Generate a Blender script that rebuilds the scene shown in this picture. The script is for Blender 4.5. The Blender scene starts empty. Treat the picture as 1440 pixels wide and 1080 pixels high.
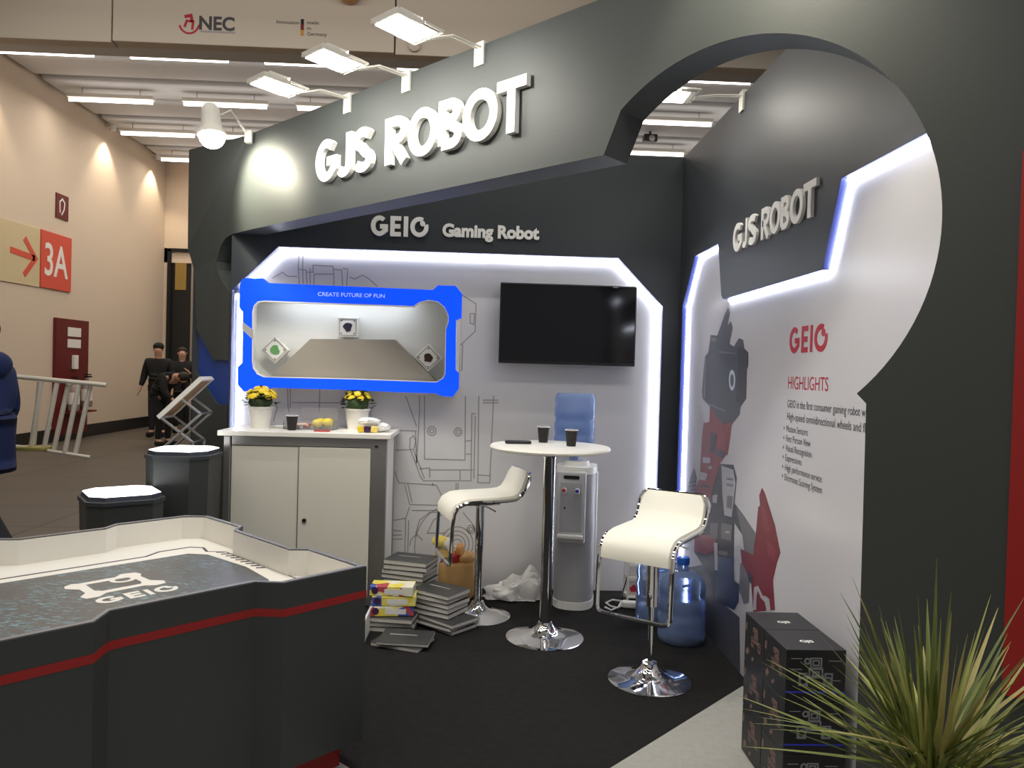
import bpy, bmesh, math, random
from mathutils import Vector, Matrix
random.seed(7)
scene = bpy.context.scene
COL = scene.collection
PI = math.pi

# ------------------------------------------------------------------ camera
FPX, CAMH = 1069.0, 1.52                      # focal length in pixels of the 1440 px frame, eye height in metres
_y, _p, _r = math.radians(2.1), math.radians(1.0), math.radians(1.6)
CF = Vector((math.sin(_y)*math.cos(_p), math.cos(_y)*math.cos(_p), -math.sin(_p)))
_R0 = Vector((math.cos(_y), -math.sin(_y), 0)); _U0 = _R0.cross(CF)
CU = math.cos(_r)*_U0 - math.sin(_r)*_R0
CR = math.cos(_r)*_R0 + math.sin(_r)*_U0
CC = Vector((0, 0, CAMH))
cam_d = bpy.data.cameras.new('camera'); cam_d.sensor_width = 36.0; cam_d.lens = FPX/1440*36
cam_d.clip_start = 0.05; cam_d.clip_end = 200
cam = bpy.data.objects.new('camera', cam_d); COL.objects.link(cam)
cam.matrix_world = Matrix(((CR.x, CU.x, -CF.x, CC.x), (CR.y, CU.y, -CF.y, CC.y), (CR.z, CU.z, -CF.z, CC.z), (0, 0, 0, 1)))
scene.camera = cam

# ------------------------------------------------------------------ world, exposure
world = bpy.data.worlds.new('hall_air'); scene.world = world; world.use_nodes = True
FLOOD, SPOT_L, SPOT_R = 9.8, 80.0, 27.0      # watts of the stand lamps
bg = world.node_tree.nodes['Background']
bg.inputs[0].default_value = (0.97, 0.98, 1.0, 1); bg.inputs[1].default_value = 0.19
vs = scene.view_settings
vs.view_transform = 'Standard'; vs.look = 'None'; vs.exposure = 0.36; vs.gamma = 1.0; vs.use_curve_mapping = False
scene.cycles.use_denoising = True
scene.cycles.sample_clamp_indirect = 4.0
scene.cycles.max_bounces = 7
scene.cycles.transparent_max_bounces = 12

# ------------------------------------------------------------------ measuring the place (survey helpers)
S2 = math.sqrt(0.5)
def ray(x, y): return CF + CR*((x-720)/FPX) + CU*((540-y)/FPX)
def hit(x, y, n, d):
    v = ray(x, y); n = Vector(n); return CC + v*((d-n.dot(CC))/n.dot(v))
def onZ(x, y, z=0.0): return hit(x, y, (0, 0, 1), z)
def onY(x, y, Y): return hit(x, y, (0, 1, 0), Y)
def onX(x, y, X): return hit(x, y, (1, 0, 0), X)
def onD(x, y, c): return hit(x, y, (1, 1, 0), c)

# ------------------------------------------------------------------ materials
def C(r, g, b):
    f = lambda v: (v/255/12.92) if v/255 <= .04045 else ((v/255+.055)/1.055)**2.4
    return (f(r), f(g), f(b))
def mat(name, col, rough=.5, metal=0, var=0.0, vscale=8, bump=0.0, bscale=60, emis=None, estr=0, trans=0, ior=1.45, alpha=1, coat=0, spec=.5, sss=0):
    m = bpy.data.materials.new(name); m.use_nodes = True
    nt = m.node_tree; b = nt.nodes['Principled BSDF']
    b.inputs['Base Color'].default_value = (*col, 1)
    b.inputs['Roughness'].default_value = rough; b.inputs['Metallic'].default_value = metal
    b.inputs['IOR'].default_value = ior; b.inputs['Alpha'].default_value = alpha
    b.inputs['Transmission Weight'].default_value = trans
    b.inputs['Coat Weight'].default_value = coat
    b.inputs['Specular IOR Level'].default_value = spec
    if emis:
        b.inputs['Emission Color'].default_value = (*emis, 1); b.inputs['Emission Strength'].default_value = estr
    if var or bump:
        tc = nt.nodes.new('ShaderNodeTexCoord')
    if var:
        n = nt.nodes.new('ShaderNodeTexNoise'); n.inputs['Scale'].default_value = vscale; n.inputs['Detail'].default_value = 5
        nt.links.new(tc.outputs['Object'], n.inputs['Vector'])
        mx = nt.nodes.new('ShaderNodeMix'); mx.data_type = 'RGBA'
        mx.inputs['A'].default_value = (*[max(0, c*(1-var)) for c in col], 1)
        mx.inputs['B'].default_value = (*[min(1, c*(1+var)) for c in col], 1)
        nt.links.new(n.outputs['Fac'], mx.inputs['Factor']); nt.links.new(mx.outputs['Result'], b.inputs['Base Color'])
    if bump:
        n2 = nt.nodes.new('ShaderNodeTexNoise'); n2.inputs['Scale'].default_value = bscale; n2.inputs['Detail'].default_value = 3
        nt.links.new(tc.outputs['Object'], n2.inputs['Vector'])
        bp = nt.nodes.new('ShaderNodeBump'); bp.inputs['Strength'].default_value = bump; bp.inputs['Distance'].default_value = .01
        nt.links.new(n2.outputs['Fac'], bp.inputs['Height']); nt.links.new(bp.outputs['Normal'], b.inputs['Normal'])
    return m
M = {}
M['grey'] = mat('grey_paint', C(57, 61, 60), .55, var=.06, vscale=3, bump=.04, bscale=90)
M['dark'] = mat('dark_grey_paint', C(52, 56, 60), .5, var=.05, vscale=3, bump=.03, bscale=90)
M['table_dark'] = mat('counter_dark_paint', C(58, 61, 60), .45, var=.05, vscale=4)
M['white_wall'] = mat('white_wall_print', C(220, 218, 217), .42, var=.015, vscale=2)
M['white'] = mat('white_plastic', C(232, 231, 226), .4, var=.02)
M['white_gloss'] = mat('white_lacquer', C(236, 233, 224), .3, var=.02)
M['letter'] = mat('white_acrylic', C(244, 243, 238), .35, var=.01)
M['cream'] = mat('cream_laminate', C(232, 228, 219), .45, var=.02)
M['door'] = mat('cabinet_panel_laminate', C(218, 214, 201), .5, var=.03, vscale=2)
M['alu'] = mat('brushed_aluminium', C(168, 166, 162), .38, .85, var=.05, vscale=30)
M['chrome'] = mat('chrome', (.86, .86, .86), .06, 1.0)
M['leather'] = mat('white_leatherette', C(240, 237, 224), .42, var=.02, bump=.06, bscale=140)
M['blue_edge'] = mat('blue_edge_paint', C(18, 33, 100), .55, var=.05)
M['blue_core'] = mat('blue_column_paint', C(28, 62, 140), .5, var=.06)
M['led'] = mat('led_strip', (1, 1, 1), .5, emis=(.86, .9, 1.0), estr=28)
M['blue_light'] = mat('blue_lightbox', C(0, 60, 255), .4, emis=(.0, .055, 1.0), estr=.95, var=.02)
M['black'] = mat('black_plastic', (.012, .012, .013), .35, var=.1)
M['screen'] = mat('tv_glass', (.006, .006, .008), .09, var=.05)
M['red'] = mat('red_paint', C(150, 30, 28), .5, var=.04)
M['red_print'] = mat('red_print', C(176, 34, 52), .5, var=.03)
M['text_dark'] = mat('dark_print', C(70, 68, 72), .6, var=.03)
M['line'] = mat('grey_line_print', C(160, 156, 154), .6, var=.03)
M['carpet_black'] = mat('black_carpet', C(38, 37, 36), .95, var=.35, vscale=25, bump=.5, bscale=260, spec=.1)
M['carpet_grey'] = mat('grey_carpet', C(168, 167, 160), .95, var=.12, vscale=30, bump=.5, bscale=260, spec=.1)
M['beige'] = mat('beige_plaster', C(214, 196, 174), .85, var=.03, vscale=.6, bump=.05, bscale=30)
M['beam'] = mat('beige_beam_board', C(200, 188, 172), .8, var=.03, vscale=.7)
M['ceil'] = mat('grey_ceiling_baffle', C(204, 203, 202), .8, var=.04, vscale=2)
M['ceil_dark'] = mat('ceiling_void', C(84, 80, 78), .9, var=.1)
M['tube'] = mat('fluorescent_tube', (1, 1, 1), .5, emis=(1.0, .87, .80), estr=4.5)
M['lamp_metal'] = mat('lamp_white_metal', C(214, 210, 200), .45, .1, var=.03)
M['flood'] = mat('flood_lens', (1, 1, 1), .4, emis=(1.0, .93, .82), estr=14)
M['bulb'] = mat('hot_bulb', (1, 1, 1), .4, emis=(1.0, .96, .86), estr=45)
M['plinth_top'] = mat('lit_opal_acrylic', (1, 1, 1), .4, emis=(.95, .97, 1), estr=2.2)
M['glass_blue'] = mat('blue_bottle_plastic', (.46, .62, 1.0), .10, trans=.7, ior=1.2, var=.02)
M['clear'] = mat('clear_plastic', (.95, .95, .95), .08, trans=.9, ior=1.2, var=.01)
M['bag'] = mat('white_polythene', C(240, 238, 234), .38, trans=.1, var=.03, bump=.25, bscale=22)
M['skin'] = mat('skin', C(196, 150, 124), .6, var=.05)
M['navy'] = mat('navy_jacket', C(16, 33, 78), .8, var=.15, vscale=14, bump=.2, bscale=30)
M['cloth_black'] = mat('black_cloth', C(24, 24, 24), .85, var=.2, vscale=14, bump=.2, bscale=40)
M['trousers'] = mat('dark_trousers', C(34, 36, 40), .85, var=.2, vscale=14)
M['trousers_plum'] = mat('dark_plum_trousers', C(38, 30, 40), .85, var=.2, vscale=14)
def floor_mat():
    m = mat('brown_hall_floor', C(84, 76, 67), .55, var=.14, vscale=.8, bump=.05, bscale=40)
    nt = m.node_tree; b = nt.nodes['Principled BSDF']
    src = b.inputs['Base Color'].links[0].from_socket
    tc = [n for n in nt.nodes if n.type == 'TEX_COORD'][0]
    br = nt.nodes.new('ShaderNodeTexBrick'); br.offset = 0; br.inputs['Scale'].default_value = .25
    br.inputs['Mortar Size'].default_value = .004; br.inputs['Color1'].default_value = (1, 1, 1, 1)
    br.inputs['Color2'].default_value = (.93, .93, .93, 1); br.inputs['Mortar'].default_value = (.45, .45, .45, 1)
    nt.links.new(tc.outputs['Object'], br.inputs['Vector'])
    mx = nt.nodes.new('ShaderNodeMix'); mx.data_type = 'RGBA'; mx.blend_type = 'MULTIPLY'; mx.inputs['Factor'].default_value = 1
    nt.links.new(src, mx.inputs['A']); nt.links.new(br.outputs['Color'], mx.inputs['B']); nt.links.new(mx.outputs['Result'], b.inputs['Base Color'])
    return m
M['floor'] = floor_mat()

# ------------------------------------------------------------------ mesh building
class Frame:
    """A flat sheet in space: x along ex, y along ey, d out of the sheet towards the viewer."""
    def __init__(self, o, ex, ey):
        self.o = Vector(o); self.ex = Vector(ex).normalized(); self.ey = Vector(ey).normalized(); self.en = self.ex.cross(self.ey)
    def __call__(self, x, y, d=0.0): return self.o + self.ex*x + self.ey*y + self.en*d
Z = (0, 0, 1)
def back_frame(Y): return Frame((0, Y, 0), (1, 0, 0), Z)
def right_frame(X): return Frame((X, 0, 0), (0, -1, 0), Z)          # x = -Y
def arch_frame(c): return Frame((c/2, c/2, 0), (S2, -S2, 0), Z)     # x = w along the arch
def floor_frame(z): return Frame((0, 0, z), (1, 0, 0), (0, 1, 0))
class MB:
    def __init__(self): self.bm = bmesh.new(); self.smooth = False
    def box(self, c, s, bevel=0, rot=None, seg=2):
        r = bmesh.ops.create_cube(self.bm, size=1)['verts']
        bmesh.ops.scale(self.bm, vec=s, verts=r)
        if bevel:
            es = list({e for v in r for e in v.link_edges})
            g = bmesh.ops.bevel(self.bm, geom=es, offset=bevel, segments=seg, affect='EDGES', profile=.5)
            r = list({v for v in g['verts']} | {v for v in r if v.is_valid})
            # gather the whole island
            st = set(r); todo = list(r)
            while todo:
                v = todo.pop()
                for e in v.link_edges:
                    o = e.other_vert(v)
                    if o not in st: st.add(o); todo.append(o)
            r = list(st)
        if rot is not None: bmesh.ops.transform(self.bm, matrix=rot.to_4x4(), verts=r)
        bmesh.ops.translate(self.bm, vec=c, verts=r)
        return self
    def prism(self, poly, fr, d0, d1):
        a = [self.bm.verts.new(fr(x, y, d0)) for x, y in poly]; b = [self.bm.verts.new(fr(x, y, d1)) for x, y in poly]
        n = len(poly)
        area = sum(poly[i][0]*poly[(i+1) % n][1]-poly[(i+1) % n][0]*poly[i][1] for i in range(n))
        if (area > 0) != (d1 > d0): a, b = a[::-1], b[::-1]
        self.bm.faces.new(a[::-1]); self.bm.faces.new(b)
        for i in range(n):
            self.bm.faces.new((a[i], a[(i+1) % n], b[(i+1) % n], b[i]))
        return self
    def stroke(self, pts, w, fr, d0, d1, closed=False):
        n = len(pts); L = []; R = []
        P = [Vector(p) for p in pts]
        for i in range(n):
            if closed: a, b, c = P[i-1], P[i], P[(i+1) % n]
            else: a, b, c = P[max(0, i-1)], P[i], P[min(n-1, i+1)]
            t1 = (b-a).normalized() if (b-a).length > 1e-9 else (c-b).normalized()
            t2 = (c-b).normalized() if (c-b).length > 1e-9 else t1
            t = (t1+t2)
            t = t.normalized() if t.length > 1e-6 else t1
            nrm = Vector((-t.y, t.x)); k = max(.45, abs(Vector((-t1.y, t1.x)).dot(nrm)))
            L.append(b+nrm*(w/2/k)); R.append(b-nrm*(w/2/k))
        v = [[self.bm.verts.new(fr(q.x, q.y, d)) for q in s] for s in (L, R) for d in (d0, d1)]
        L0, L1, R0, R1 = v
        for i in range(n if closed else n-1):
            j = (i+1) % n
            self.bm.faces.new((R1[i], R1[j], L1[j], L1[i])); self.bm.faces.new((L0[i], L0[j], R0[j], R0[i]))
            self.bm.faces.new((L1[i], L1[j], L0[j], L0[i])); self.bm.faces.new((R0[i], R0[j], R1[j], R1[i]))
        if not closed:
            self.bm.faces.new((L0[0], R0[0], R1[0], L1[0])); self.bm.faces.new((L1[-1], R1[-1], R0[-1], L0[-1]))
        return self
    def tube(self, pts, r, seg=10, closed=False):
        P = [Vector(p) for p in pts]; n = len(P); rings = []
        rr = r if isinstance(r, (list, tuple)) else [r]*n
        up = None
        for i in range(n):
            a = P[i-1] if (i or closed) else P[i]; c = P[(i+1) % n] if (i < n-1 or closed) else P[i]
            t = (c-a).normalized()
            if up is None:
                up = Vector((0, 0, 1)) if abs(t.z) < .9 else Vector((1, 0, 0))
            u = (up - t*up.dot(t)).normalized(); up = u; w = t.cross(u)
            rings.append([self.bm.verts.new(P[i]+(u*math.cos(2*PI*k/seg)+w*math.sin(2*PI*k/seg))*rr[i]) for k in range(seg)])
        for i in range(n if closed else n-1):
            A, B = rings[i], rings[(i+1) % n]
            for k in range(seg): self.bm.faces.new((A[k], A[(k+1) % seg], B[(k+1) % seg], B[k]))
        if not closed:
            self.bm.faces.new(rings[0][::-1]); self.bm.faces.new(rings[-1])
        return self
    def lathe(self, prof, c=(0, 0, 0), seg=24, axis=None):
        c = Vector(c); rings = []
        q = Vector((0, 0, 1)).rotation_difference(Vector(axis)) if axis else None
        for r, z in prof:
            ring = []
            for k in range(seg):
                v = Vector((max(r, 1e-5)*math.cos(2*PI*k/seg), max(r, 1e-5)*math.sin(2*PI*k/seg), z))
                if q: v = q @ v
                ring.append(self.bm.verts.new(c+v))
            rings.append(ring)
        for A, B in zip(rings, rings[1:]):
            for k in range(seg): self.bm.faces.new((A[k], A[(k+1) % seg], B[(k+1) % seg], B[k]))
        self.bm.faces.new(rings[0][::-1]); self.bm.faces.new(rings[-1])
        return self
    def blob(self, c, s, sub=2, jit=0.0, seed=0):
        r = bmesh.ops.create_icosphere(self.bm, subdivisions=sub, radius=1)['verts']
        rnd = random.Random(seed)
        for v in r: v.co *= 1+rnd.uniform(-jit, jit)
        bmesh.ops.scale(self.bm, vec=s, verts=r); bmesh.ops.translate(self.bm, vec=c, verts=r)
        return self
    def poly(self, pts):
        self.bm.faces.new([self.bm.verts.new(Vector(p)) for p in pts]); return self
    def text(self, body, fr, x, y, height=None, width=None, d0=0, d1=.001, bold=0.0, size=1.0, align='L'):
        vs_, fs = text_geo(body, bold)
        xs = [v[0] for v in vs_]; x0, x1 = min(xs), max(xs)
        capv, _ = text_geo('H', bold); cap = max(v[1] for v in capv)
        sy = height/cap if height else size
        sx = width/(x1-x0) if width else sy
        off = -x0*sx if align == 'L' else -(x0+x1)/2*sx
        for d, fl in ((d0, True), (d1, False)):
            nv = [self.bm.verts.new(fr(x+off+v[0]*sx, y+v[1]*sy, d)) for v in vs_]
            if d == d1 or abs(d1-d0) > .004:
                for f in fs:
                    try: self.bm.faces.new([nv[i] for i in (f[::-1] if fl else f)])
                    except ValueError: pass
            if d == d0: base = nv
        if abs(d1-d0) > .004:      # side walls on the outline edges
            cnt = {}
            for f in fs:
                for i in range(len(f)):
                    a, b = f[i], f[(i+1) % len(f)]; k = (min(a, b), max(a, b)); cnt.setdefault(k, []).append((a, b))
            for k, l in cnt.items():
                if len(l) == 1:
                    a, b = l[0]
                    try: self.bm.faces.new((base[a], base[b], nv[b], nv[a]))
                    except ValueError: pass
        return self
    def mesh(self, name):
        me = bpy.data.meshes.new(name); bmesh.ops.remove_doubles(self.bm, verts=self.bm.verts, dist=1e-6) if self.smooth else None
        self.bm.to_mesh(me); self.bm.free(); return me
_tc = {}
def text_geo(body, bold):
    k = (body, bold)
    if k in _tc: return _tc[k]
    cu = bpy.data.curves.new('t', 'FONT'); cu.body = body; cu.size = 1; cu.offset = bold; cu.resolution_u = 4
    ob = bpy.data.objects.new('t', cu); COL.objects.link(ob)
    dg = bpy.context.evaluated_depsgraph_get(); me = bpy.data.meshes.new_from_object(ob.evaluated_get(dg))
    r = ([tuple(v.co) for v in me.vertices], [tuple(p.vertices) for p in me.polygons])
    bpy.data.objects.remove(ob); bpy.data.curves.remove(cu); bpy.data.meshes.remove(me)
    _tc[k] = r; return r

def tag(o, label, cat, group=None, kind=None):
    o['label'] = label; o['category'] = cat
    if group: o['group'] = group
    if kind: o['kind'] = kind
    return o
def thing(name, label, cat, loc=(0, 0, 0), rotz=0.0, group=None):
    o = bpy.data.objects.new(name, None); COL.objects.link(o); o.empty_display_size = .05
    o.location = loc; o.rotation_euler = (0, 0, rotz); tag(o, label, cat, group); return o
def root_matrix(o):
    while o.parent: o = o.parent
    return Matrix.Translation(o.location) @ o.rotation_euler.to_matrix().to_4x4()
def part(root, name, mb, m, world=True, smooth=False, label=None, kind=None):
    """one mesh object, child of root (or top-level when root is None); mb is in world space unless world=False"""
    mb.smooth = smooth
    me = mb.mesh(name)
    if root is not None and world: me.transform(root_matrix(root).inverted())
    me.materials.append(M[m] if isinstance(m, str) else m)
    if smooth:
        me.polygons.foreach_set('use_smooth', [True]*len(me.polygons))
        try: me.set_sharp_from_angle(angle=math.radians(40))
        except Exception: pass
    o = bpy.data.objects.new(name, me); COL.objects.link(o)
    if root is not None: o.parent = root
    if label: o['label'] = label
    if kind: o['kind'] = kind
    return o
def single(name, mb, m, label, cat, loc=(0, 0, 0), group=None, smooth=False, kind=None):
    mb.smooth = smooth
    me = mb.mesh(name); me.transform(Matrix.Translation(-Vector(loc))); me.materials.append(M[m] if isinstance(m, str) else m)
    if smooth:
        me.polygons.foreach_set('use_smooth', [True]*len(me.polygons))
        try: me.set_sharp_from_angle(angle=math.radians(40))
        except Exception: pass
    o = bpy.data.objects.new(name, me); COL.objects.link(o); o.location = loc
    if label: tag(o, label, cat, group)
    if kind: o['kind'] = kind
    return o
def struct(name, mb, m, label=None, cat=None):
    o = single(name, mb, m, label, cat); o['kind'] = 'structure'; return o
def copy_tree(o, loc=None, rotz=None, label=None, parent=None):
    c = o.copy(); COL.objects.link(c); c.parent = parent
    if loc is not None: c.location = loc
    if rotz is not None: c.rotation_euler = (0, 0, rotz)
    if label: c['label'] = label
    for ch in list(o.children): copy_tree(ch, parent=c)
    return c
def arc(cx, cy, rx, ry, a0, a1, n=12):
    return [(cx+rx*math.cos(math.radians(a0+(a1-a0)*i/n)), cy+ry*math.sin(math.radians(a0+(a1-a0)*i/n))) for i in range(n+1)]
# ------- geometric display capitals as strokes: unit cap height, t = stroke width
def glyph(ch, t):
    h = t/2
    if ch == 'G': return .86, [(arc(.43, .5, .43-h, .5-h, 48, 318, 22)+[(.86-h, .30), (.86-h, .47), (.46, .47)], False)]
    if ch == 'J': return .52, [([(.52-h, 1), (.52-h, .30)]+arc(.24, .28, .28-h, .28-h, 0, -150, 10)[1:], False)]
    if ch == 'S': return .66, [(arc(.33, .735, .33-h, .265-h, 28, 250, 12)+arc(.33, .27, .33-h, .27-h, 70, -152, 12), False)]
    if ch == 'R': return .70, [([(h, 0), (h, 1-h), (.36, 1-h)]+arc(.36, .70, .34-h, .30-h, 90, -90, 10)[1:]+[(h, .40+h)], False), ([(.30, .42), (.61, 0)], False)]
    if ch == 'O': return .94, [(arc(.47, .5, .47-h, .5-h, 0, 360, 30)[:-1], True)]
    if ch == 'B': return .68, [([(h, h), (h, 1-h), (.36, 1-h)]+arc(.36, .745, .27-h, .255-h, 90, -90, 10)[1:]+[(h, .49+h*.0)], False), ([(h, .5), (.38, .5)]+arc(.38, .27, .30-h, .27-h, 90, -90, 10)[1:]+[(h, h)], False)]
    if ch == 'T': return .72, [([(0, 1-h), (.72, 1-h)], False), ([(.36, 1-h), (.36, 0)], False)]
    if ch == 'E': return .58, [([(.58, 1-h), (h, 1-h), (h, h), (.58, h)], False), ([(h, .5), (.54, .5)], False)]
    if ch == 'I': return t, [([(h, 1), (h, 0)], False)]
    if ch == 'O*': return .98, [(arc(.49, .5, .49-h, .5-h, 62, 400-22, 30), False), (arc(.66, .68, .14, .14, 0, 360, 12)[:-1], 'fill')]
def add_glyph(mb, ch, t, fr, x, y, hgt, wid, d0, d1):
    gw, strokes = glyph(ch, t); k = wid/gw
    for pts, closed in strokes:
        d1 += .0003
        pp = [(x+px*k, y+py*hgt) for px, py in pts]
        if closed == 'fill': mb.prism(pp, fr, d0, d1)
        else: mb.stroke(pp, t*hgt*.5+t*k*.5, fr, d0, d1, closed)
def sign_word(name, label, spans, y, h, fr, d0, d1, m, t=.22, cat='sign', group=None):
    x0 = spans[0][1]
    root = thing(name, label, cat, fr(x0, y, d0), 0, group)
    for ch, a, b in spans:
        mb = MB(); add_glyph(mb, ch, t, fr, a, y, h, b-a, d0, d1); part(root, 'letter', mb, m)
    return root

# ================================================================== THE HALL
HX, HY, HZ = -7.8, 18.7, 6.3
struct('floor', MB().box((4, 7, -.06), (26, 27, .1)), 'floor')
hall = struct('wall_left', MB().box((HX-.1, 6, HZ/2-.1), (.2, 25.6, HZ+.6)), 'beige')
mb = MB().box(((HX+12)/2, HY+.1, HZ/2+2.1), (12-HX, .2, HZ-3.6)); mb.box(((-6.6+12)/2, HY+.1, 2.1), (18.6, .2, 4.3)); mb.box((HX+.03, HY+.1, 2.1), (.1, .2, 4.3))
struct('wall_far', mb, 'beige')
struct('baseboard_left', MB().box((HX+.02, 6, .11), (.04, 25.4, .24)), 'black')
struct('ceiling', MB().box((3, 7, 7.0), (24, 27, .1)), 'ceil_dark')
# black double door at the far end with a pale pane
dr = MB().box((-7.14, HY+.06, 2.1), (1.14, .06, 4.24)); door = struct('door_1', dr, 'black')
part(door, 'door_frame', MB().box((-7.66, HY+.0, 2.1), (.08, .12, 4.24)).box((-7.14, HY, 4.2), (1.1, .12, .08)), 'cloth_black')
part(door, 'pane', MB().box((-7.4, HY+.015, 3.64), (.26, .03, .78)), mat('yellow_door_pane', C(150, 122, 60), .4, var=.15))
part(door, 'mullion', MB().box((-7.12, HY+.015, 2.1), (.05, .04, 4.1)), 'alu')
# ceiling baffles, each its own board hung across the hall
for i in range(9):
    y = 10.75+1.0*i
    o = single('ceiling_baffle', MB().box((3, y, 6.48), (21.4, .80, .42), bevel=.05), 'ceil', None, None)
    tag(o, 'broad grey ceiling baffle across the hall, %s behind the beige beam' % ['first', 'second', 'third', 'fourth', 'fifth', 'sixth', 'seventh', 'eighth', 'ninth'][i], 'ceiling baffle', 'ceiling baffles across the hall')
# boarded beam across the hall
bmroot = thing('hall_beam', 'deep beige boarded beam across the hall with printed logos', 'beam', (-1, 10.25, 5.6))
for a, b, z0 in ((-7.7, -4.90, 5.585), (-4.88, -1.29, 5.605), (-1.27, 2.4, 5.585), (2.42, 6.0, 5.60), (6.02, 9.6, 5.6)):
    part(bmroot, 'panel', MB().box(((a+b)/2, 10.1, z0+.85), (b-a, .2, 1.7), bevel=.006, seg=1), 'beam')
part(bmroot, 'steel_core', MB().box((1, 10.5, 6.4), (17.3, .5, 1.4)), 'ceil')
bf = back_frame(10.0)
prt = part(bmroot, 'logo_print', MB().text('NEC', bf, onY(280, 41, 10).x, onY(280, 41, 10).z, height=.17, width=.45, d0=.002, d1=.004, bold=.03), 'text_dark', label='dark NEC lettering on the beige beam')
hx, hz = onY(266, 36, 10).x, onY(266, 36, 10).z
mb = MB(); mb.stroke(arc(hx, hz+.05, .13, .15, 200, 345, 10), .025, bf, .002, .004)
mb.stroke([(hx-.06, hz-.02), (hx-.03, hz+.06), (hx+.05, hz+.05), (hx+.04, hz-.05)], .03, bf, .002, .004); mb.stroke([(hx+.04, hz+.05), (hx+.02, hz+.13), (hx-.06, hz+.11)], .04, bf, .002, .004)
part(bmroot, 'horse_emblem', mb, 'red_print', label='red rocking horse emblem')
mb = MB()
for (px, py), w in (((282, 44), .44),): mb.stroke([(onY(px, py, 10).x, onY(px, py, 10).z), (onY(px, py, 10).x+w, onY(px, py, 10).z)], .022, bf, .002, .004)
part(bmroot, 'caption_print', mb, 'line')
ip = onY(389, 33, 10); mb = MB().text('Innovation', bf, ip.x, ip.z, height=.045, width=.29, d0=.002, d1=.004)
q = onY(432, 34, 10); mb.text('made', bf, q.x, q.z, height=.045, width=.15, d0=.002, d1=.004)
q = onY(432, 42, 10); mb.text('in', bf, q.x, q.z, height=.045, width=.05, d0=.002, d1=.004); q = onY(432, 50, 10); mb.text('Germany', bf, q.x, q.z, height=.045, width=.25, d0=.002, d1=.004)
part(bmroot, 'slogan_print', mb, 'text_dark')
q = onY(423, 33, 10)
for k, cm in enumerate((C(20, 20, 20), C(120, 30, 28), C(190, 140, 50))):
    part(bmroot, 'flag_bar', MB().box((q.x+.02, 9.997, q.z+.02-.07*k), (.04, .004, .07)), mat('flag_ink_%d' % k, cm, .6, var=.03))
q = onY(493, -6, 10); single('globe_lamp', MB().lathe([(.0, -.17), (.10, -.14), (.16, -.06), (.17, .0), (.16, .06), (.10, .14), (0, .17)], (q.x, 9.88, q.z+.02), 20), mat('amber_globe', C(176, 128, 70), .4, var=.25, vscale=6), 'round amber globe fixed high on the beige beam', 'globe', (q.x, 9.88, q.z), smooth=True)
q = onY(583, 65, 10); single('smoke_detector', MB().lathe([(.07, -.03), (.08, 0), (.08, .02), (.03, .05), (0, .05)], (q.x, 9.98, q.z), 16, axis=(0, -1, 0)), 'beam', 'small beige round detector on the beam beside the arm lamps', 'detector', (q.x, 9.98, q.z), smooth=True)

# hanging linear lamps, each with its own light
def linear_lamp(x, y, z, first, label):
    r = thing('linear_lamp', label, 'ceiling lamp', (x, y, z), 0, 'linear lamps under the hall ceiling')
    part(r, 'housing', MB().box((x, y, z+.075), (1.5, .12, .07), bevel=.01), 'lamp_metal')
    part(r, 'tube', MB().tube([(x-.72, y, z), (x+.72, y, z)], .026, 10), 'tube', smooth=True)
    for sx in (-.5, .5): part(r, 'hanger', MB().tube([(x+sx, y, z+.1), (x+sx, y, z+.3)], .008, 6), 'alu')
    return r
LAMPS = []
for y in (11.66, 13.68, 15.6, 17.5):
    for k in range(7):
        x = -6.68+1.985*k
        if k in (3, 4) and y > 14: continue
        LAMPS.append((x, y))
ords = {11.66: 'nearest', 13.68: 'second', 15.6: 'third', 17.5: 'farthest'}
side = ['nearest the sign wall', 'second from the sign wall', 'third from the sign wall', 'fourth from the sign wall', 'fifth from the sign wall', 'sixth from the sign wall', 'seventh from the sign wall']
for x, y in LAMPS:
    k = int(round((x+6.68)/1.985))
    linear_lamp(x, y, 6.05, False, 'white linear ceiling lamp in the %s row, %s' % (ords[y], side[k]))
# the light of those rows and of the rows over the aisle: long area lights hung at lamp height, plus added ceiling and beam fills
def area(name, loc, size, size_y, power, col, rot=(0, 0, 0), spread=None):
    l = bpy.data.lights.new(name, 'AREA'); l.shape = 'RECTANGLE'; l.size = size; l.size_y = size_y; l.energy = power; l.color = col
    if spread: l.spread = spread
    o = bpy.data.objects.new(name, l); COL.objects.link(o); o.location = loc; o.rotation_euler = rot; return o
for y, pw in ((11.66, 42), (13.68, 42), (15.6, 42), (17.5, 36)):
    area('lamp_row_light', (-4.7, y, 5.98), 5.5, .12, pw, (1.0, .92, .83))
for y in (11.66, 13.68, 15.6, 17.5):
    area('added_ceiling_uplight', (-.7, y, 5.80), 13.0, .40, 18, (1.0, .96, .92), rot=(PI, 0, 0))  # added unseen fill below the tubes, aimed up to brighten the baffles
for y, pw in ((-1.5, 90), (1.2, 105), (3.6, 105), (6.2, 60), (8.2, 55)):
    area('aisle_lamp_row_light', (-1.3, y, 6.0), 11.0, .12, pw, (1.0, .96, .90))
area('added_beam_sidelight', (-2.5, 8.2, 6.0), 8.0, .15, 30, (1.0, .94, .87), rot=(PI/2+.35, 0, 0))  # added unseen fill that brightens the face of the beam
q = onZ(914, 196, 6.12); cs = thing('ceiling_speaker', 'small dark speaker box hung under the ceiling seen through the round opening', 'speaker', (q.x, q.y, 6.05))
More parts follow.
